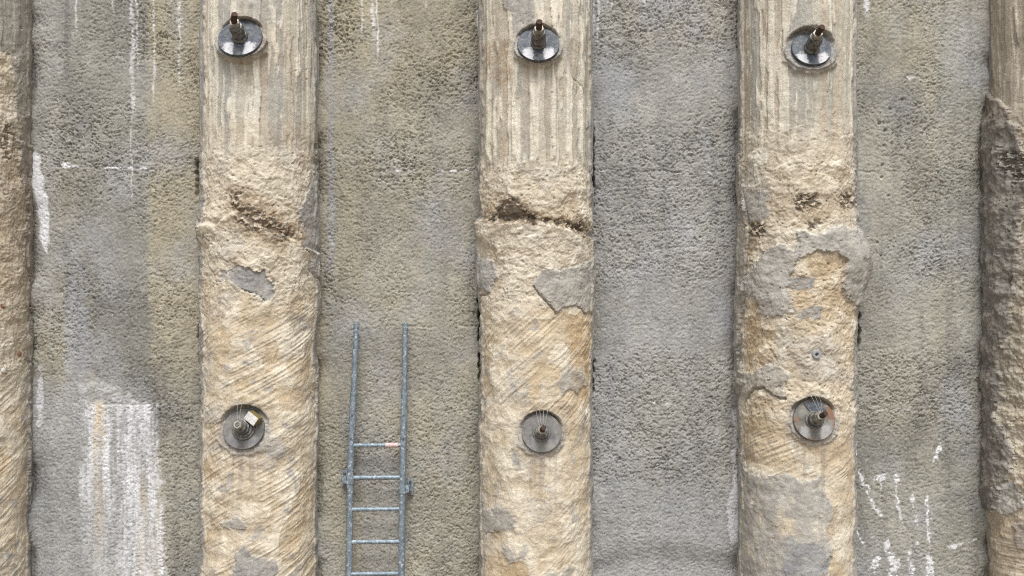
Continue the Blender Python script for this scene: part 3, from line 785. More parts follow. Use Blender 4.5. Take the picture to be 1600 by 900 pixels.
def pile_far_left(st, ph):
    u, v = st['u'], st['v']
    if ph == 0:
        st['topm'] = ss(90, 60, v); st['lowm'] = ss(560, 640, v); st['slope'] = 0.7
        patch(st, [(-60, -40), (44, -40), (47, 80), (45, 240), (30, 215), (20, 150), (16, 85), (0, 78), (-60, 70)], 0.008, 0.62, name='mortar_skin', label='grey brown mortar skin over the top of the pile', dark=0.22)
        patch(st, [(24, 215), (46, 230), (60, 320), (62, 480), (58, 640), (62, 900), (62, 1000), (52, 1000), (46, 860), (40, 700), (44, 600), (40, 540), (48, 450), (34, 400), (40, 330)], 0.016, 0.85, name='mortar_fillet', label='grey mortar fillet closing the left pile to the wall', dark=0.12)
    else:
        settle(st)
        st['brown'] = np.maximum(st['brown'], 0.35 * ss(100, 300, v) * ss(640, 420, v)); st['soil'] = np.maximum(st['soil'], 0.25 * ss(28, 44, u) * ss(-.3, .2, fbm(st['s'] * 6, st['z'] * 6, 4, st['sd'] + 68)))
        soil_zone(st, [(-30, 185), (20, 190), (26, 240), (10, 250), (-30, 232)], 0.15, 0.015, 0.6, 'soil_seam', None)
def pile_one(st, ph):
    u, v = st['u'], st['v']
    if ph == 0:
        st['slope'] = 0.50
        gauss(st, 322, 352, 16, 26, 0.035); gauss(st, 495, 475, 14, 30, 0.03); gauss(st, 470, 385, 22, 26, 0.012)
        joint(st, [(300, 345), (340, 352), (365, 330), (400, 352), (440, 366), (470, 385), (505, 400)], 0.028, 0.012)
        patch(st, [(467, 318), (475, 308), (492, 255), (500, 300), (508, 340), (510, 400), (505, 462), (494, 448), (480, 420), (484, 400), (468, 385)], 0.014, 0.92, name='mortar_fillet', label='smooth grey mortar fillet on the right flank')
        patch(st, [(357, 420), (372, 416), (410, 425), (426, 440), (424, 470), (415, 470), (400, 458), (376, 452), (362, 438)], -0.004, 1.0, dark=0.10, label='dark grey bare patch below the casting joint')
        patch(st, [(342, 425), (352, 422), (354, 436), (344, 442)], -0.003, 0.9, dark=0.05)
        patch(st, [(360, 920), (367, 880), (372, 862), (383, 852), (392, 868), (415, 872), (431, 880), (430, 920)], 0.004, 0.95, dark=0.04, label='grey mortar patch at the bottom of the frame')
        patch(st, [(415, 703), (430, 686), (449, 698), (437, 714), (420, 718)], 0.004, 0.75)
        patch(st, [(343, 818), (360, 812), (376, 806), (384, 822), (366, 828), (350, 827)], 0.004, 0.7)
        patch(st, [(490, 575), (500, 565), (500, 655), (488, 640)], 0.01, 0.7)
        patch(st, [(318, 640), (345, 630), (352, 645), (345, 662), (318, 660)], 0.004, 0.45, lime=0.9, label='pale lime smear left of the lower anchor')
    else:
        settle(st)
        zone(st, 'lime', [(312, -40), (335, -40), (334, 120), (314, 200)], 0.5)
        zone(st, 'lime', [(355, -40), (420, -40), (415, 25), (365, 20)], 0.6)
        zone(st, 'grey', [(360, -40), (420, -40), (428, 40), (400, 40), (370, 15)], 0.55)
        zone(st, 'grey', [(470, -40), (500, -40), (498, 80), (480, 50)], 0.6)
        zone(st, 'grey', [(340, 100), (450, 100), (450, 190), (345, 170)], 0.25, 20)
        zone(st, 'brown', [(318, 190), (492, 190), (492, 235), (318, 225)], 0.35, 16)
        zone(st, 'lime', [(318, 240), (480, 240), (470, 330), (320, 330)], 0.35, 20)
        zone(st, 'brown', [(352, 288), (400, 296), (474, 356), (474, 392), (400, 374), (362, 350)], 0.72, 10)
        zone(st, 'ochre', [(318, 620), (497, 560), (497, 740), (318, 860)], 0.22, 40)
        soil_zone(st, [(352, 302), (385, 292), (372, 318), (400, 326), (440, 345), (462, 362), (452, 380), (425, 372), (390, 358), (370, 348), (364, 325)], 0.02, 0.012, 0.72)
        crack(st, [(490, 225), (491, 262), (493, 300)]); crack(st, [(466, 383), (478, 398), (482, 424), (496, 446), (499, 470), (498, 600)]); crack(st, [(376, 452), (400, 459), (416, 471)], 1.3, .012)
        soil_zone(st, [(322, 368), (340, 370), (336, 378), (322, 376)], -0.1, 0.012, 0.6, 'soil_seam', None)
def pile_two(st, ph):
    u, v = st['u'], st['v']
    if ph == 0:
        st['slope'] = 0.85; st['topm'] = ss(268, 244, st['vt']); st['scr'] = 0.35 + 0.65 * ss(720, 600, v)
        for x0, x1, y0 in ((763, 767, 120), (772, 776, 150), (801, 814, 150), (828, 842, 128), (860, 868, 120), (884, 893, 110), (905, 910, 30)):
            fl_ = ss(x0 - 1.2, x0 + 0.8, u + 1.5 * perlin(v * .05, v * 0 + x0, st['sd'] + 75)) * ss(x1 + 1.2, x1 - 0.8, u + 1.5 * perlin(v * .05, v * 0 + x0, st['sd'] + 75)) * ss(y0 - 10, y0 + 25, st['vt']) * ss(258, 246, st['vt'])
            st['h'] = st['h'] + 0.013 * fl_; st.setdefault('flute', []).append(fl_)
        gauss(st, 760, 355, 14, 18, 0.018); gauss(st, 756, 440, 12, 50, 0.012)
        joint(st, [(740, 340), (765, 347), (800, 346), (830, 344), (860, 350), (900, 362), (930, 376)], 0.044, 0.016)
        patch(st, [(832, 442), (837, 430), (853, 420), (877, 422), (907, 413), (925, 398), (930, 487), (912, 488), (900, 478), (890, 477), (880, 480), (867, 490), (858, 475), (843, 460)], 0.012, 0.78, label='grey mortar flake peeling on the right of the shaft')
        patch(st, [(750, 403), (773, 407), (780, 432), (767, 457), (752, 447)], 0.010, 0.95, label='blue grey mortar flake on the left of the shaft')
        patch(st, [(886, 573), (907, 578), (914, 597), (904, 615), (893, 606), (879, 615), (869, 597)], 0.006, 0.7)
        patch(st, [(752, 797), (781, 793), (809, 807), (804, 825), (767, 832), (752, 830)], 0.004, 0.75)
        patch(st, [(783, 849), (795, 853), (809, 877), (799, 879), (785, 863)], 0.004, 0.7)
        patch(st, [(783, -40), (833, -40), (833, 43), (807, 63), (801, 17), (787, 13)], 0.003, 0.85, dark=0.03, label='smooth grey green skin at the top of the shaft')
    else:
        settle(st)
        zone(st, 'brown', [(754, 62), (800, 60), (803, 127), (790, 135), (754, 128)], 0.62, 8)
        zone(st, 'brown', [(880, 60), (922, 60), (922, 125), (885, 120)], 0.35, 12)
        zone(st, 'brown', [(754, 128), (800, 130), (922, 110), (922, 145), (754, 190)], 0.25, 14)
        zone(st, 'lime', [(834, -40), (860, -40), (856, 30), (836, 35)], 0.75, 4)
        for fl_ in st.get('flute', []): st['lime'] = np.maximum(st['lime'] * (1 - fl_), 0.8 * fl_); st['grey'] = st['grey'] * (1 - fl_); st['brown'] = st['brown'] * (1 - fl_)
        zone(st, 'lime', [(802, 155), (814, 155), (814, 248), (800, 248)], 0.65, 2.5, rag=.4); zone(st, 'lime', [(828, 130), (843, 130), (843, 248), (828, 248)], 0.65, 2.5, rag=.4)
        zone(st, 'lime', [(860, 140), (868, 140), (868, 245), (860, 245)], 0.5, 2.5, rag=.4); zone(st, 'lime', [(885, 150), (893, 150), (893, 230), (885, 230)], 0.45, 2.5, rag=.4)
        zone(st, 'grey', [(815, 140), (828, 140), (828, 248), (815, 248)], 0.4, 3, rag=.4); zone(st, 'grey', [(844, 140), (858, 140), (858, 235), (844, 235)], 0.35, 3, rag=.4)
        zone(st, 'ochre', [(880, 490), (922, 480), (922, 640), (895, 620), (890, 560)], 0.75, 8)
        zone(st, 'ochre', [(838, 470), (880, 500), (870, 540), (840, 530)], 0.45, 10)
        zone(st, 'ochre', [(760, 860), (800, 870), (790, 930), (756, 930)], 0.5, 8)
        zone(st, 'lime', [(770, 410), (840, 400), (850, 470), (800, 540), (760, 520), (790, 450)], 0.45, 16)
        zone(st, 'lime', [(880, 800), (912, 780), (912, 870), (885, 880)], 0.45, 12)
        f = drip(u, v, 907, 20, 210, 2.2, st['sd'] + 70, 5); st['lime'] = np.maximum(st['lime'], 0.9 * f)
        f = drip(u, v, 836, -60, 42, 2.0, st['sd'] + 71, 2); st['lime'] = np.maximum(st['lime'], 0.9 * f)
        zone(st, 'brown', [(756, 325), (785, 300), (815, 308), (845, 330), (916, 340), (918, 374), (860, 352), (758, 352)], 0.75, 7)
        soil_zone(st, [(779, 322), (788, 308), (803, 307), (816, 316), (826, 332), (818, 346), (795, 348), (776, 342)], -0.30, 0.006, 0.86)
        soil_zone(st, [(818, 326), (836, 334), (842, 340), (840, 350), (816, 347)], -0.25, 0.008, 0.97, 'soil_seam', None)
        soil_zone(st, [(756, 340), (782, 332), (786, 349), (760, 351)], -0.05, 0.008, 0.85, 'soil_seam', None)
        soil_zone(st, [(842, 340), (862, 336), (880, 344), (878, 356), (846, 351)], -0.10, 0.010, 0.9, 'soil_seam', None)
        soil_zone(st, [(878, 342), (896, 346), (914, 346), (918, 374), (900, 367), (880, 358)], -0.08, 0.010, 0.92, 'soil_seam', None)
        crack(st, [(833, 446), (843, 461), (858, 476), (868, 491)]); crack(st, [(890, 478), (900, 479), (912, 490)]); crack(st, [(767, 458), (756, 462), (753, 480), (752, 600)], 1.5)
        crack(st, [(893, 120), (902, 128), (908, 140)], 1.2, 0.01)
def pile_three(st, ph):
    u, v = st['u'], st['v']
    if ph == 0:
        st['slope'] = 0.45; st['topm'] = ss(270, 150, st['vt']); st['lowm'] = ss(640, 690, v); st['scr'] = ss(760, 735, v)
        gauss(st, 1347, 405, 20, 38, 0.115); gauss(st, 1345, 450, 16, 40, 0.05); gauss(st, 1320, 390, 30, 30, 0.03)
        gauss(st, 1147, 530, 12, 70, 0.05); gauss(st, 1190, 440, 30, 45, 0.018)
        patch(st, [(1140, 250), (1160, 240), (1166, 300), (1172, 400), (1168, 460), (1163, 520), (1160, 560), (1168, 602), (1155, 608), (1136, 600), (1136, 500), (1140, 440)], 0.012, 0.72, name='mortar_fillet', label='brown grey mortar fillet on the left flank', dark=0.10)
        patch(st, [(1163, 323), (1170, 300), (1200, 297), (1202, 340), (1173, 350)], 0.006, 0.8)
        patch(st, [(1247, 360), (1277, 370), (1307, 354), (1333, 360), (1362, 400), (1362, 435), (1350, 446), (1344, 480), (1320, 473), (1313, 447), (1317, 407), (1303, 393), (1280, 393), (1260, 397), (1247, 410), (1230, 447), (1237, 473), (1233, 493), (1210, 496), (1188, 490), (1183, 460), (1163, 460), (1167, 437), (1183, 417), (1197, 390), (1220, 380), (1243, 393)], 0.018, 0.80, label='bulging grey mortar mass wrapped round the shaft')
        patch(st, [(1232, 437), (1272, 430), (1270, 450), (1237, 452)], 0.006, 1.0, dark=0.12, label='dark grey mortar spot on ochre ground')
        patch(st, [(1233, 477), (1247, 490), (1270, 477), (1283, 480), (1280, 498), (1247, 498)], 0.005, 1.0, dark=0.10)
        patch(st, [(1156, 582), (1184, 580), (1200, 566), (1220, 574), (1236, 584), (1224, 600), (1228, 622), (1208, 616), (1196, 604), (1182, 606), (1170, 622), (1158, 608)], 0.016, 0.72, label='jagged pale grey mortar flake left of the lower anchor')
        patch(st, [(1150, 690), (1160, 705), (1168, 738), (1196, 748), (1222, 738), (1250, 752), (1284, 746), (1290, 775), (1302, 800), (1292, 830), (1300, 868), (1282, 886), (1288, 905), (1250, 930), (1146, 930), (1146, 780)], 0.004, 0.80, label='smooth grey mortar skin on the foot of the shaft')
    else:
        st['lowc'] = 1
        settle(st)
        zone(st, 'ochre', [(1240, 395), (1310, 400), (1316, 450), (1342, 480), (1338, 600), (1260, 530), (1240, 470)], 0.62, 10)
        zone(st, 'ochre', [(1165, 470), (1185, 468), (1215, 500), (1210, 560), (1195, 570), (1165, 590)], 0.75, 7)
        zone(st, 'ochre', [(1165, 600), (1300, 560), (1335, 600), (1335, 740), (1180, 740), (1165, 650)], 0.42, 20)
        zone(st, 'ochre', [(1168, 610), (1196, 612), (1230, 640), (1210, 680), (1168, 680)], 0.6, 10)
        zone(st, 'grey', [(1225, 530), (1300, 520), (1320, 590), (1250, 600)], 0.38, 14)
        zone(st, 'lime', [(1270, 500), (1320, 500), (1320, 600), (1270, 590)], 0.35, 14)
        zone(st, 'lime', [(1215, 350), (1310, 350), (1300, 372), (1240, 365)], 0.55, 8)
        f = zone(st, 'ochre', [(1224, 815), (1236, 808), (1244, 820), (1240, 836), (1226, 836)], 0.5, 2)
        st['grey'] = st['grey'] * (1 - 1.8 * np.clip(f, 0, .5)); st['lime'] = np.maximum(st['lime'], f)
        zone(st, 'lime', [(1205, 748), (1300, 750), (1290, 860), (1262, 830), (1255, 780), (1205, 790)], 0.6, 12); st['grey'] = st['grey'] * (1 - 0.6 * ss(0.1, 0.5, fbm(st['s'] * 7, st['z'] * 4, 4, st['sd'] + 67)) * ss(740, 770, v)); zone(st, 'grey', [(1225, 840), (1262, 845), (1296, 850), (1296, 900), (1220, 905)], 1.0, 6)
        zone(st, 'grey', [(1160, 280), (1200, 230), (1205, 300), (1165, 330)], 0.35, 16)
        zone(st, 'brown', [(1165, 345), (1200, 350), (1180, 400), (1168, 420)], 0.55, 6)
        st['ochre'] = np.maximum(st['ochre'], 0.20 * ss(60, 160, v) * ss(330, 250, v))
        crack(st, [(1170, 622), (1182, 607), (1196, 605), (1208, 617), (1228, 623)], 2.2, .03); crack(st, [(1166, 300), (1172, 345), (1168, 460), (1162, 520), (1160, 560)], 1.5); crack(st, [(1248, 372), (1249, 400), (1232, 440)], 1.5, .012); crack(st, [(1337, 482), (1342, 500), (1340, 560)], 2)
        zone(st, 'brown', [(1200, 300), (1336, 296), (1338, 330), (1290, 345), (1200, 345)], 0.45, 10)
        soil_zone(st, [(1240, 308), (1275, 300), (1285, 322), (1262, 330), (1244, 328)], -0.02, 0.014, 0.8)
        soil_zone(st, [(1306, 300), (1334, 302), (1336, 322), (1318, 328)], 0.0, 0.016, 0.8, 'soil_seam', None)
        soil_zone(st, [(1258, 345), (1290, 340), (1282, 358), (1262, 362)], 0.0, 0.012, 0.65, 'soil_seam', None)
        soil_zone(st, [(1170, 350), (1200, 348), (1196, 368), (1172, 372)], -0.02, 0.016, 0.8, 'soil_seam', None)
def pile_far_right(st, ph):
    u, v = st['u'], st['v']
    if ph == 0:
        st['topm'] = ss(220, 170, v); st['lowm'] = ss(760, 800, v); st['slope'] = 0.05
        f = ss(150, 200, v) * ss(880, 760, v)
        st['h'] = st['h'] + 0.030 * f * fbm(st['s'] * 9, st['z'] * 7, 5, st['sd'] + 64, .6) + 0.03 * f * ss(1590, 1560, u)
        patch(st, [(1530, 150), (1552, 150), (1575, 165), (1592, 200), (1600, 240), (1606, 300), (1598, 330), (1590, 420), (1584, 480), (1580, 520), (1568, 560), (1572, 620), (1562, 640), (1580, 690), (1588, 720), (1570, 760), (1560, 800), (1530, 790)], 0.028, 0.80, name='mortar_fillet', label='dark lumpy mortar fillet on the flank of the right pile', dark=0.50)
        patch(st, [(1560, 762), (1590, 752), (1600, 790), (1582, 806), (1558, 800)], 0.012, 0.85)
        patch(st, [(1585, 820), (1640, 800), (1640, 860), (1590, 858)], 0.012, 0.85)
    else:
        settle(st)
        st['brown'] = np.maximum(st['brown'], 0.30 * ss(210, 170, v))
        st['soil'] = np.maximum(st['soil'], 0.35 * ss(150, 200, v) * ss(720, 600, v) * ss(1612, 1590, u))
        soil_zone(st, [(1566, 240), (1640, 235), (1640, 272), (1590, 290), (1570, 262)], 0.0, 0.03, 0.6, 'soil_seam', None)
        st['brown'] = np.maximum(st['brown'], 0.30 * ss(790, 820, v))

make_pile(0, 'far left concrete pile, cut off by the frame, rough and tan', pile_far_left, (-100, 22, 121, 121))
make_pile(1, 'weathered concrete pile left of the ladder with two anchor plates', pile_one, (-112, -82, 108, 122))
make_pile(2, 'middle concrete pile with a dark soil seam, right of the ladder', pile_two, (-112, -98, 98, 112))
make_pile(3, 'concrete pile with a bulging grey mortar collar and small ring plug', pile_three, (-122, -110, 86, 112))
make_pile(4, 'far right concrete pile, cut off by the frame, coated in dark mortar', pile_far_right, (-121, -121, -22, 100))

# ------------------------------------------------------------------ hard-surface helpers
def lathe(bm, prof, seg=32, M=Matrix(), hexa=False):
    """prof: (radius, height) list along +Z; closed at both ends"""
    n = 6 if hexa else seg
    rings = []
    for r, h in prof:
        rings.append([bm.verts.new(M @ Vector((r * math.cos(2 * math.pi * i / n), r * math.sin(2 * math.pi * i / n), h))) for i in range(n)])
    for a, b in zip(rings[:-1], rings[1:]):
        for i in range(n):
            bm.faces.new((a[i], a[(i + 1) % n], b[(i + 1) % n], b[i]))
    bm.faces.new(list(reversed(rings[0]))); bm.faces.new(rings[-1])
def tube(bm, pts, r, seg=10, cap=True):
    P = [Vector(p) for p in pts]
    rings = []
    for i, p in enumerate(P):
        t = (P[min(i + 1, len(P) - 1)] - P[max(i - 1, 0)]).normalized()
        q = t.to_track_quat('Z', 'Y')
        rr = r[i] if isinstance(r, (list, tuple)) else r
        rings.append([bm.verts.new(p + q @ Vector((rr * math.cos(2 * math.pi * k / seg), rr * math.sin(2 * math.pi * k / seg), 0))) for k in range(seg)])
    for a, b in zip(rings[:-1], rings[1:]):
        for k in range(seg):
            bm.faces.new((a[k], a[(k + 1) % seg], b[(k + 1) % seg], b[k]))
    if cap:
        bm.faces.new(list(reversed(rings[0]))); bm.faces.new(rings[-1])
def box(bm, sx, sy, sz, M=Matrix(), bev=0.0):
    t = bmesh.new()
    bmesh.ops.create_cube(t, size=1.0)
    for v in t.verts: v.co = Vector((v.co.x * sx, v.co.y * sy, v.co.z * sz))
    if bev: bmesh.ops.bevel(t, geom=t.edges[:], offset=bev, segments=2, affect='EDGES', clamp_overlap=True)
    mp = {v: bm.verts.new(M @ v.co) for v in t.verts}
    for f in t.faces: bm.faces.new([mp[v] for v in f.verts])
    t.free()
def build(name, bm, mat, parent=None, smooth=35):
    bmesh.ops.recalc_face_normals(bm, faces=bm.faces[:])
    for f in bm.faces: f.smooth = True
    for e in bm.edges:
        if len(e.link_faces) == 2 and e.calc_face_angle(0) > R_(smooth): e.smooth = False
    me = bpy.data.meshes.new(name); bm.to_mesh(me); bm.free()
    for m in (mat if isinstance(mat, (list, tuple)) else [mat]): me.materials.append(m)
    o = bpy.data.objects.new(name, me); C.objects.link(o)
    if parent is not None: o.parent = parent
    return o

# ------------------------------------------------------------------ ground anchors
ALAB = ['dark anchor head plate with bent rusty rod, top of pile left of ladder',
        'dark anchor head plate with white lime splash, top of the middle pile',
        'dark anchor head plate deep in its pocket, top of the mortar collared pile',
        'dull anchor head plate with a small metal block, low on pile left of ladder',
        'dull grey anchor head plate with short rod, low on the middle pile',
        'rust stained anchor head plate below the small ring plug']
def make_anchor(k):
    pi, px, py, pr, off, ps, tl = ANCH[k]
    TILT = R_(tl)
    ax, ay, az, aph = anchor_frame(k)
    up = k < 3
    root = empty('ground_anchor', (ax, ay, az), ALAB[k], 'anchor', 'anchor heads on the piles')
    # local frame: +Z out along the anchor axis (up by TILT), +Y up in the plate
    root.rotation_euler = (R_(90) - TILT, 0, 0)
    pm = M_PLATE_U if up else (M_PLATE_R if k == 5 else M_PLATE_L)
    rnd = random.Random(k)
    bm = bmesh.new()
    lathe(bm, [(pr - 0.003, -0.032), (pr, -0.029), (pr, -0.003), (pr - 0.003, 0.0), (0.036, 0.0)], 56)
    pl = build('bearing_plate', bm, pm, root)
    # rotate the profile about the rod a little so no two rods point the same way
    lean = [(0.02, 0.01), (0.0, 0.0), (0.012, 0.0), (0, 0), (0.01, 0.01), (0.02, 0.01)][k]
    bm = bmesh.new()
    if up:
        lathe(bm, [(0.060, 0.001), (0.063, 0.006), (0.058, 0.020), (0.052, 0.026), (0.038, 0.028)], 28)
        build('spherical_washer', bm, M_NUT, root)
        bm = bmesh.new(); lathe(bm, [(0.051, 0.028), (0.057, 0.033), (0.057, 0.094), (0.053, 0.100)], 6, Matrix.Rotation(rnd.random(), 4, 'Z'), True)
        nut = build('hex_nut', bm, M_NUT, root)
        bm = bmesh.new(); lathe(bm, [(0.053, 0.100), (0.057, 0.103), (0.056, 0.112), (0.046, 0.138), (0.038, 0.140)], 24)
        build('collar', bm, M_NUT, root)
        bm = bmesh.new(); lathe(bm, [(0.037, 0.140), (0.041, 0.143), (0.041, 0.176), (0.037, 0.180), (0.026, 0.181)], 6, Matrix.Rotation(rnd.random(), 4, 'Z'), True)
        build('lock_nut', bm, M_BRASS, root)
        bm = bmesh.new(); tube(bm, [(0, 0, 0.17), (lean[0] * .1, lean[1] * .1, 0.20), (lean[0] * .6, lean[1] * .6, 0.225), (lean[0], lean[1], 0.255)], [0.024, 0.024, 0.025, 0.023], 12)
        rod = build('threaded_rod', bm, M_RUST, root)
        tip = Vector((lean[0], lean[1], 0.26)); wire_from = Vector((lean[0] * .6, 0.012, 0.2))
    elif k == 3:
        bm.free()
        bm = bmesh.new(); lathe(bm, [(0.088, 0.001), (0.092, 0.006), (0.088, 0.014), (0.074, 0.016), (0.072, 0.030), (0.060, 0.033)], 40)
        build('spherical_washer', bm, M_NUT, root)
        bm = bmesh.new(); lathe(bm, [(0.056, 0.033), (0.060, 0.038), (0.058, 0.060), (0.048, 0.064)], 8, Matrix.Rotation(0.3, 4, 'Z'))
        build('collar', bm, M_NUT, root)
        bm = bmesh.new(); lathe(bm, [(0.044, 0.064), (0.047, 0.068), (0.047, 0.120), (0.044, 0.126)], 28)
        build('coupler', bm, M_NUT, root)
        bm = bmesh.new(); lathe(bm, [(0.032, 0.126), (0.035, 0.130), (0.035, 0.185), (0.032, 0.190), (0.018, 0.190), (0.017, 0.180)], 6, Matrix.Rotation(0.5, 4, 'Z'), True)
        build('hex_nut', bm, M_BRASS, root)
        bm = bmesh.new(); tube(bm, [(0, 0, 0.12), (0, 0, 0.196)], 0.014, 12)
        build('threaded_rod', bm, M_NUT, root)
        # small metal block jammed in the pocket
        bk = empty('metal_block', (0, 0, 0), 'small pale topped metal block beside the low anchor left of ladder', 'block')
        Mw = Matrix.Translation((ax, ay, az)) @ root.rotation_euler.to_matrix().to_4x4()
        bk.matrix_world = Mw @ Matrix.Translation((0.082, 0.075, 0.045)) @ Matrix.Rotation(R_(-38), 4, 'Z') @ Matrix.Rotation(R_(18), 4, 'X')
        bm = bmesh.new(); box(bm, 0.105, 0.075, 0.078, Matrix(), 0.003); build('block_body', bm, M_BOXSIDE, bk)
        bm = bmesh.new(); box(bm, 0.100, 0.070, 0.004, Matrix.Translation((0, 0, 0.0412)), 0.001); build('block_face', bm, M_BOXTOP, bk)
        wire_from = Vector((0, 0.02, 0.17)); tip = None
    else:
        lathe(bm, [(0.070, 0.001), (0.073, 0.004), (0.070, 0.009), (0.052, 0.010)], 32)
        build('spherical_washer', bm, M_NUT if k == 5 else M_PLATE_L, root)
        bm = bmesh.new(); lathe(bm, [(0.050, 0.010), (0.056, 0.014), (0.056, 0.062), (0.050, 0.068)], 28)
        build('collar', bm, M_NUT, root)
        L = 0.125 if k == 4 else 0.175
        bm = bmesh.new(); lathe(bm, [(0.039, 0.067), (0.043, 0.070), (0.043, L - 0.02), (0.039, L - 0.016)], 6, Matrix.Rotation(rnd.random(), 4, 'Z'), True)
        build('hex_nut', bm, M_BRASS, root)
        bm = bmesh.new(); lathe(bm, [(0.034, L - 0.016), (0.036, L - 0.013), (0.036, L + 0.008), (0.031, L + 0.012)], 6, Matrix.Rotation(rnd.random(), 4, 'Z'), True)
        build('lock_nut', bm, M_BRASS, root)
        bm = bmesh.new(); tube(bm, [(0, 0, L), (lean[0] * .5, lean[1] * .5, L + 0.035), (lean[0], lean[1], L + 0.06)], [0.022, 0.022, 0.020], 12)
        build('threaded_rod', bm, M_RUST, root)
        wire_from = Vector((0, 0.02, L + 0.01)); tip = None
    if k == 5:
        # a sheet of bare steel lying across the top of the plate
        bm = bmesh.new()
        pts = [(-0.075, 0.128), (-0.02, 0.05), (0.07, 0.055), (0.10, 0.085), (0.05, 0.136), (-0.02, 0.148)]
        a = [bm.verts.new((x, y, 0.003)) for x, y in pts]; b = [bm.verts.new((x, y, 0.009)) for x, y in pts]
        bm.faces.new(b); bm.faces.new(list(reversed(a)))
        for i in range(6): bm.faces.new((a[i], a[(i + 1) % 6], b[(i + 1) % 6], b[i]))
        build('shim_plate', bm, M_PLATE_U, root)
    # thin wires running from the rod up to the edge of the pocket
    nw = {0: 1, 1: 2, 2: 2, 3: 2, 4: 4, 5: 3}[k]
    for i in range(nw):
        q = (i - (nw - 1) / 2)
        endp = Vector((q * 0.032 + (0.0 if k != 3 else -0.03), pr * 1.12, 0.02 + 0.05))
        st_ = wire_from + Vector((q * 0.010, 0, 0))
        midp = (st_ + endp) / 2 + Vector((0.002 * q, 0.0, 0.006))
        bm = bmesh.new(); tube(bm, [st_, midp, endp], 0.0010, 6)
        build('wire', bm, M_WIRE, root)
    return root
for k in range(6):
    make_anchor(k)

# small ring plug on pile three
d = D - RAD - 0.01
gx = (1275.5 - 800) / F * d; gz = (450 - 553.5) / F * d
pphi = math.asin((gx - PILE_X[3]) / RAD)
rp = empty('ring_plug', (gx, -RAD * math.cos(pphi) - 0.012, gz), 'small grey ring plug with dark bore above the rust stained anchor', 'plug')
rp.rotation_euler = (R_(90), 0, pphi)
bm = bmesh.new()
seg = 28
rings = []
for r, h in ((0.035, -0.03), (0.035, 0.010), (0.031, 0.015), (0.016, 0.015), (0.013, 0.011), (0.013, -0.03)):
    rings.append([bm.verts.new((r * math.cos(2 * math.pi * i / seg), r * math.sin(2 * math.pi * i / seg), h)) for i in range(seg)])
for a, b in zip(rings[:-1], rings[1:]):
    for i in range(seg): bm.faces.new((a[i], a[(i + 1) % seg], b[(i + 1) % seg], b[i]))
build('ring', bm, M_RING, rp)
bm = bmesh.new(); lathe(bm, [(0.0128, -0.03), (0.0128, -0.012)], 20); build('bore', bm, M_DARK, rp)

# ------------------------------------------------------------------ pebbles showing in the flank piles
def pebble(px, py, pi, r, mat, label, name, cat, squash=0.45, proud=0.02):
    # point on the pile flank seen at this place of the wall
    best = None
    for i in range(400):
        ph = R_(-120 + 240 * i / 399)
        x = PILE_X[pi] + RAD * math.sin(ph); y = -RAD * math.cos(ph)
        # only faces turned to the camera
        if math.sin(ph) * (0 - x) + -math.cos(ph) * (-D - y) < 0: continue
        e = abs(800 + F * x / (D + y) - px)
        if best is None or e < best[0]: best = (e, ph, x, y)
    e, ph, x, y = best
    z = (450 - py) / F * (D + y)
    bm = bmesh.new(); bmesh.ops.create_icosphere(bm, subdivisions=3, radius=r)
    rr = random.Random(int(px + py))
    of = rr.random() * 9
    for v in bm.verts:
        n = v.co.normalized()
        v.co = v.co * (1 + 0.16 * math.sin(3 * n.x + of) * math.cos(4 * n.z + of) + 0.08 * math.sin(7 * n.z + 2 * of))
        v.co.y *= squash
    o = build(name, bm, mat)
    o.location = (x + proud * math.sin(ph), y - proud * math.cos(ph), z); o.rotation_euler = (0, rr.random(), ph)
    tag(o, label, cat)
    return o
pebble(1552, 337, 4, 0.042, M_STONE, 'round yellow stone set in the dark mortar of the right pile', 'stone', 'stone', 0.45, 0.06)
pebble(29, 553, 0, 0.026, M_BRICK, 'red brick pebble in the far left pile, lower of two', 'brick_pebble', 'pebble', 0.45, 0.004)
pebble(4, 478, 0, 0.024, M_BRICK, 'red brick pebble at the frame edge of the far left pile', 'brick_pebble', 'pebble', 0.45, 0.004)
pebble(3, 579, 0, 0.022, M_BOXTOP, 'small white stone at the frame edge of the far left pile', 'stone', 'stone')

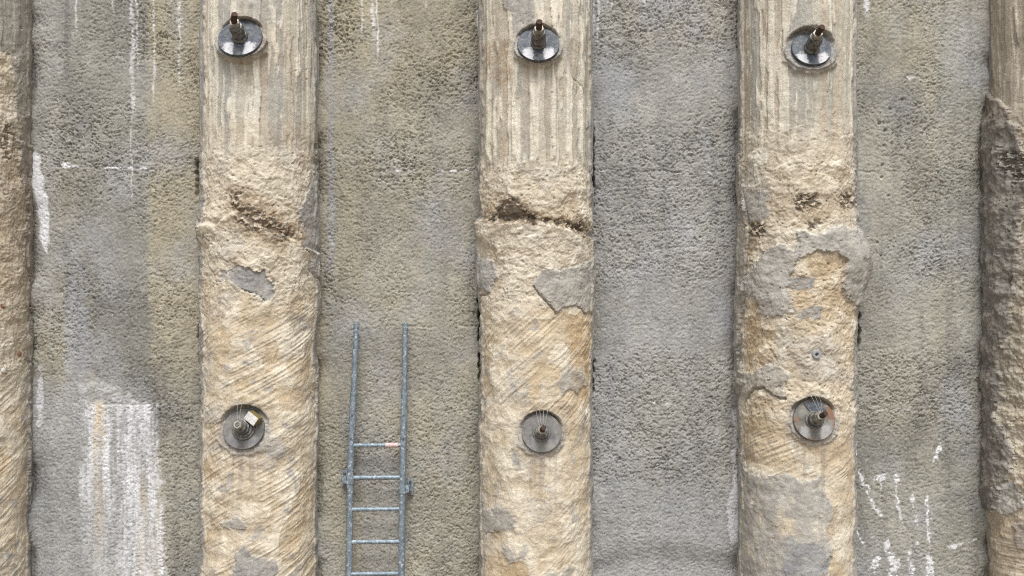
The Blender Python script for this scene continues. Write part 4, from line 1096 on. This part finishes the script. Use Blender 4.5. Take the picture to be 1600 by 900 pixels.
# ------------------------------------------------------------------ ladder
def at(px, py, dep):
    return Vector(((px - 800) / F * dep, dep - D, (450 - py) / F * dep))
lad = empty('steel_ladder', (-1.09, WALL_Y - 0.15, GROUND_Z), 'galvanised steel ladder fixed upright to the second wall bay', 'ladder')
lad_inv = Matrix.Translation(lad.location).inverted()
def lpart(name, bm, mat, parent=lad):
    bm.transform(lad_inv)
    o = build(name, bm, mat)
    o.parent = parent
    return o
depth_of = lambda py: D + WALL_Y - 0.085 - 0.045 * (py - 507) / 393.0
rail_px = {'l': [(557, 507), (552.5, 612), (549, 690), (546.8, 752), (545, 900)], 'r': [(633.5, 507), (632, 612), (630.4, 690), (628.8, 762), (627, 900)]}
rails = {}
def rail_point(sd_, py):
    P = rail_px[sd_]
    px = np.interp(py, [p[1] for p in P], [p[0] for p in P])
    return at(px, py, depth_of(py))
for sd_ in ('l', 'r'):
    foot = rail_point(sd_, 900); foot.z = GROUND_Z + 0.01; foot.y -= 0.03
    low = [foot] + [rail_point(sd_, y) for y in (900, 752, 690, 612)]
    bm = bmesh.new(); tube(bm, low, 0.0275, 20); rl = lpart('rail', bm, M_GALV)
    top = [rail_point(sd_, y) for y in (640, 612, 560, 509)]
    bm = bmesh.new(); tube(bm, top, 0.0225, 20); ex = lpart('handhold_tube', bm, M_GALV, rl)
    a = rail_point(sd_, 509); b = rail_point(sd_, 505.5)
    bm = bmesh.new(); tube(bm, [a + (a - b) * 1.0, a, b, b + (b - a) * .25], [0.0245, 0.025, 0.0245, 0.016], 20); lpart('end_cap', bm, M_GALV, rl)
    j = rail_point(sd_, 613); k_ = rail_point(sd_, 617)
    bm = bmesh.new(); tube(bm, [j, k_], 0.0292, 20); lpart('sleeve_ring', bm, M_GALV, rl)
    for y in (648, 684):
        q = rail_point(sd_, y)
        bm = bmesh.new(); lathe(bm, [(0.007, -0.034), (0.007, 0.034), (0.004, 0.036)], 8, Matrix.Translation(q) @ Matrix.Rotation(R_(90), 4, 'X')); lpart('bolt', bm, M_NUT, rl)
    rails[sd_] = rl
    # clamp and wall bracket
    yb = 750 if sd_ == 'l' else 764
    q = rail_point(sd_, yb); sg = -1 if sd_ == 'l' else 1
    br = None
    bm = bmesh.new(); tube(bm, [rail_point(sd_, yb - 6), rail_point(sd_, yb + 6)], 0.0335, 20)
    box(bm, 0.022, 0.05, 0.055, Matrix.Translation(q + Vector((sg * 0.040, 0.0, 0))), 0.003)
    br = lpart('wall_bracket', bm, M_GALV)
    bm = bmesh.new()
    box(bm, 0.014, 0.14, 0.05, Matrix.Translation(Vector((q.x + sg * 0.050, WALL_Y - 0.07, q.z))), 0.003)
    lpart('stand_off', bm, M_GALV, br)
    bm = bmesh.new(); box(bm, 0.052, 0.012, 0.135, Matrix.Translation(Vector((q.x + sg * 0.056, WALL_Y - 0.030, q.z))), 0.004); lpart('wall_plate', bm, M_GALV, br)
    for dz in (-0.045, 0.045):
        bm = bmesh.new(); lathe(bm, [(0.012, 0.0), (0.012, 0.009), (0.006, 0.010), (0.006, 0.022)], 6, Matrix.Translation(Vector((q.x + sg * 0.058, WALL_Y - 0.036, q.z + dz))) @ Matrix.Rotation(R_(90), 4, 'X'))
        lpart('bolt', bm, M_NUT, br)
ys = [696, 746.5, 796, 847, 897]
pz = [rail_point('l', y).z for y in ys]
zr = pz + [pz[-1] - 0.257 * (i + 1) for i in range(7)]
first = None
for i, zz in enumerate(zr):
    if zz < GROUND_Z + 0.12: break
    y = ys[i] if i < 5 else 900
    a = rail_point('l', y); b = rail_point('r', y)
    if i >= 5:
        t = (zz - rail_point('l', 900).z) / (GROUND_Z - rail_point('l', 900).z)
        a.y -= 0.03 * t; b.y -= 0.03 * t
    a.z = zz; b.z = zz + 0.004
    bm = bmesh.new(); tube(bm, [a, a.lerp(b, .5), b], 0.0185, 14)
    rg = lpart('rung', bm, M_GALV)
    if i == 0:
        a2 = a.lerp(b, 0.66); b2 = a.lerp(b, 0.90)
        bm = bmesh.new(); tube(bm, [a2, b2], 0.0196, 14, False); s_ = lpart('sticker', bm, M_STICK, rg); s_['label'] = 'faded red and white sticker on the top rung'
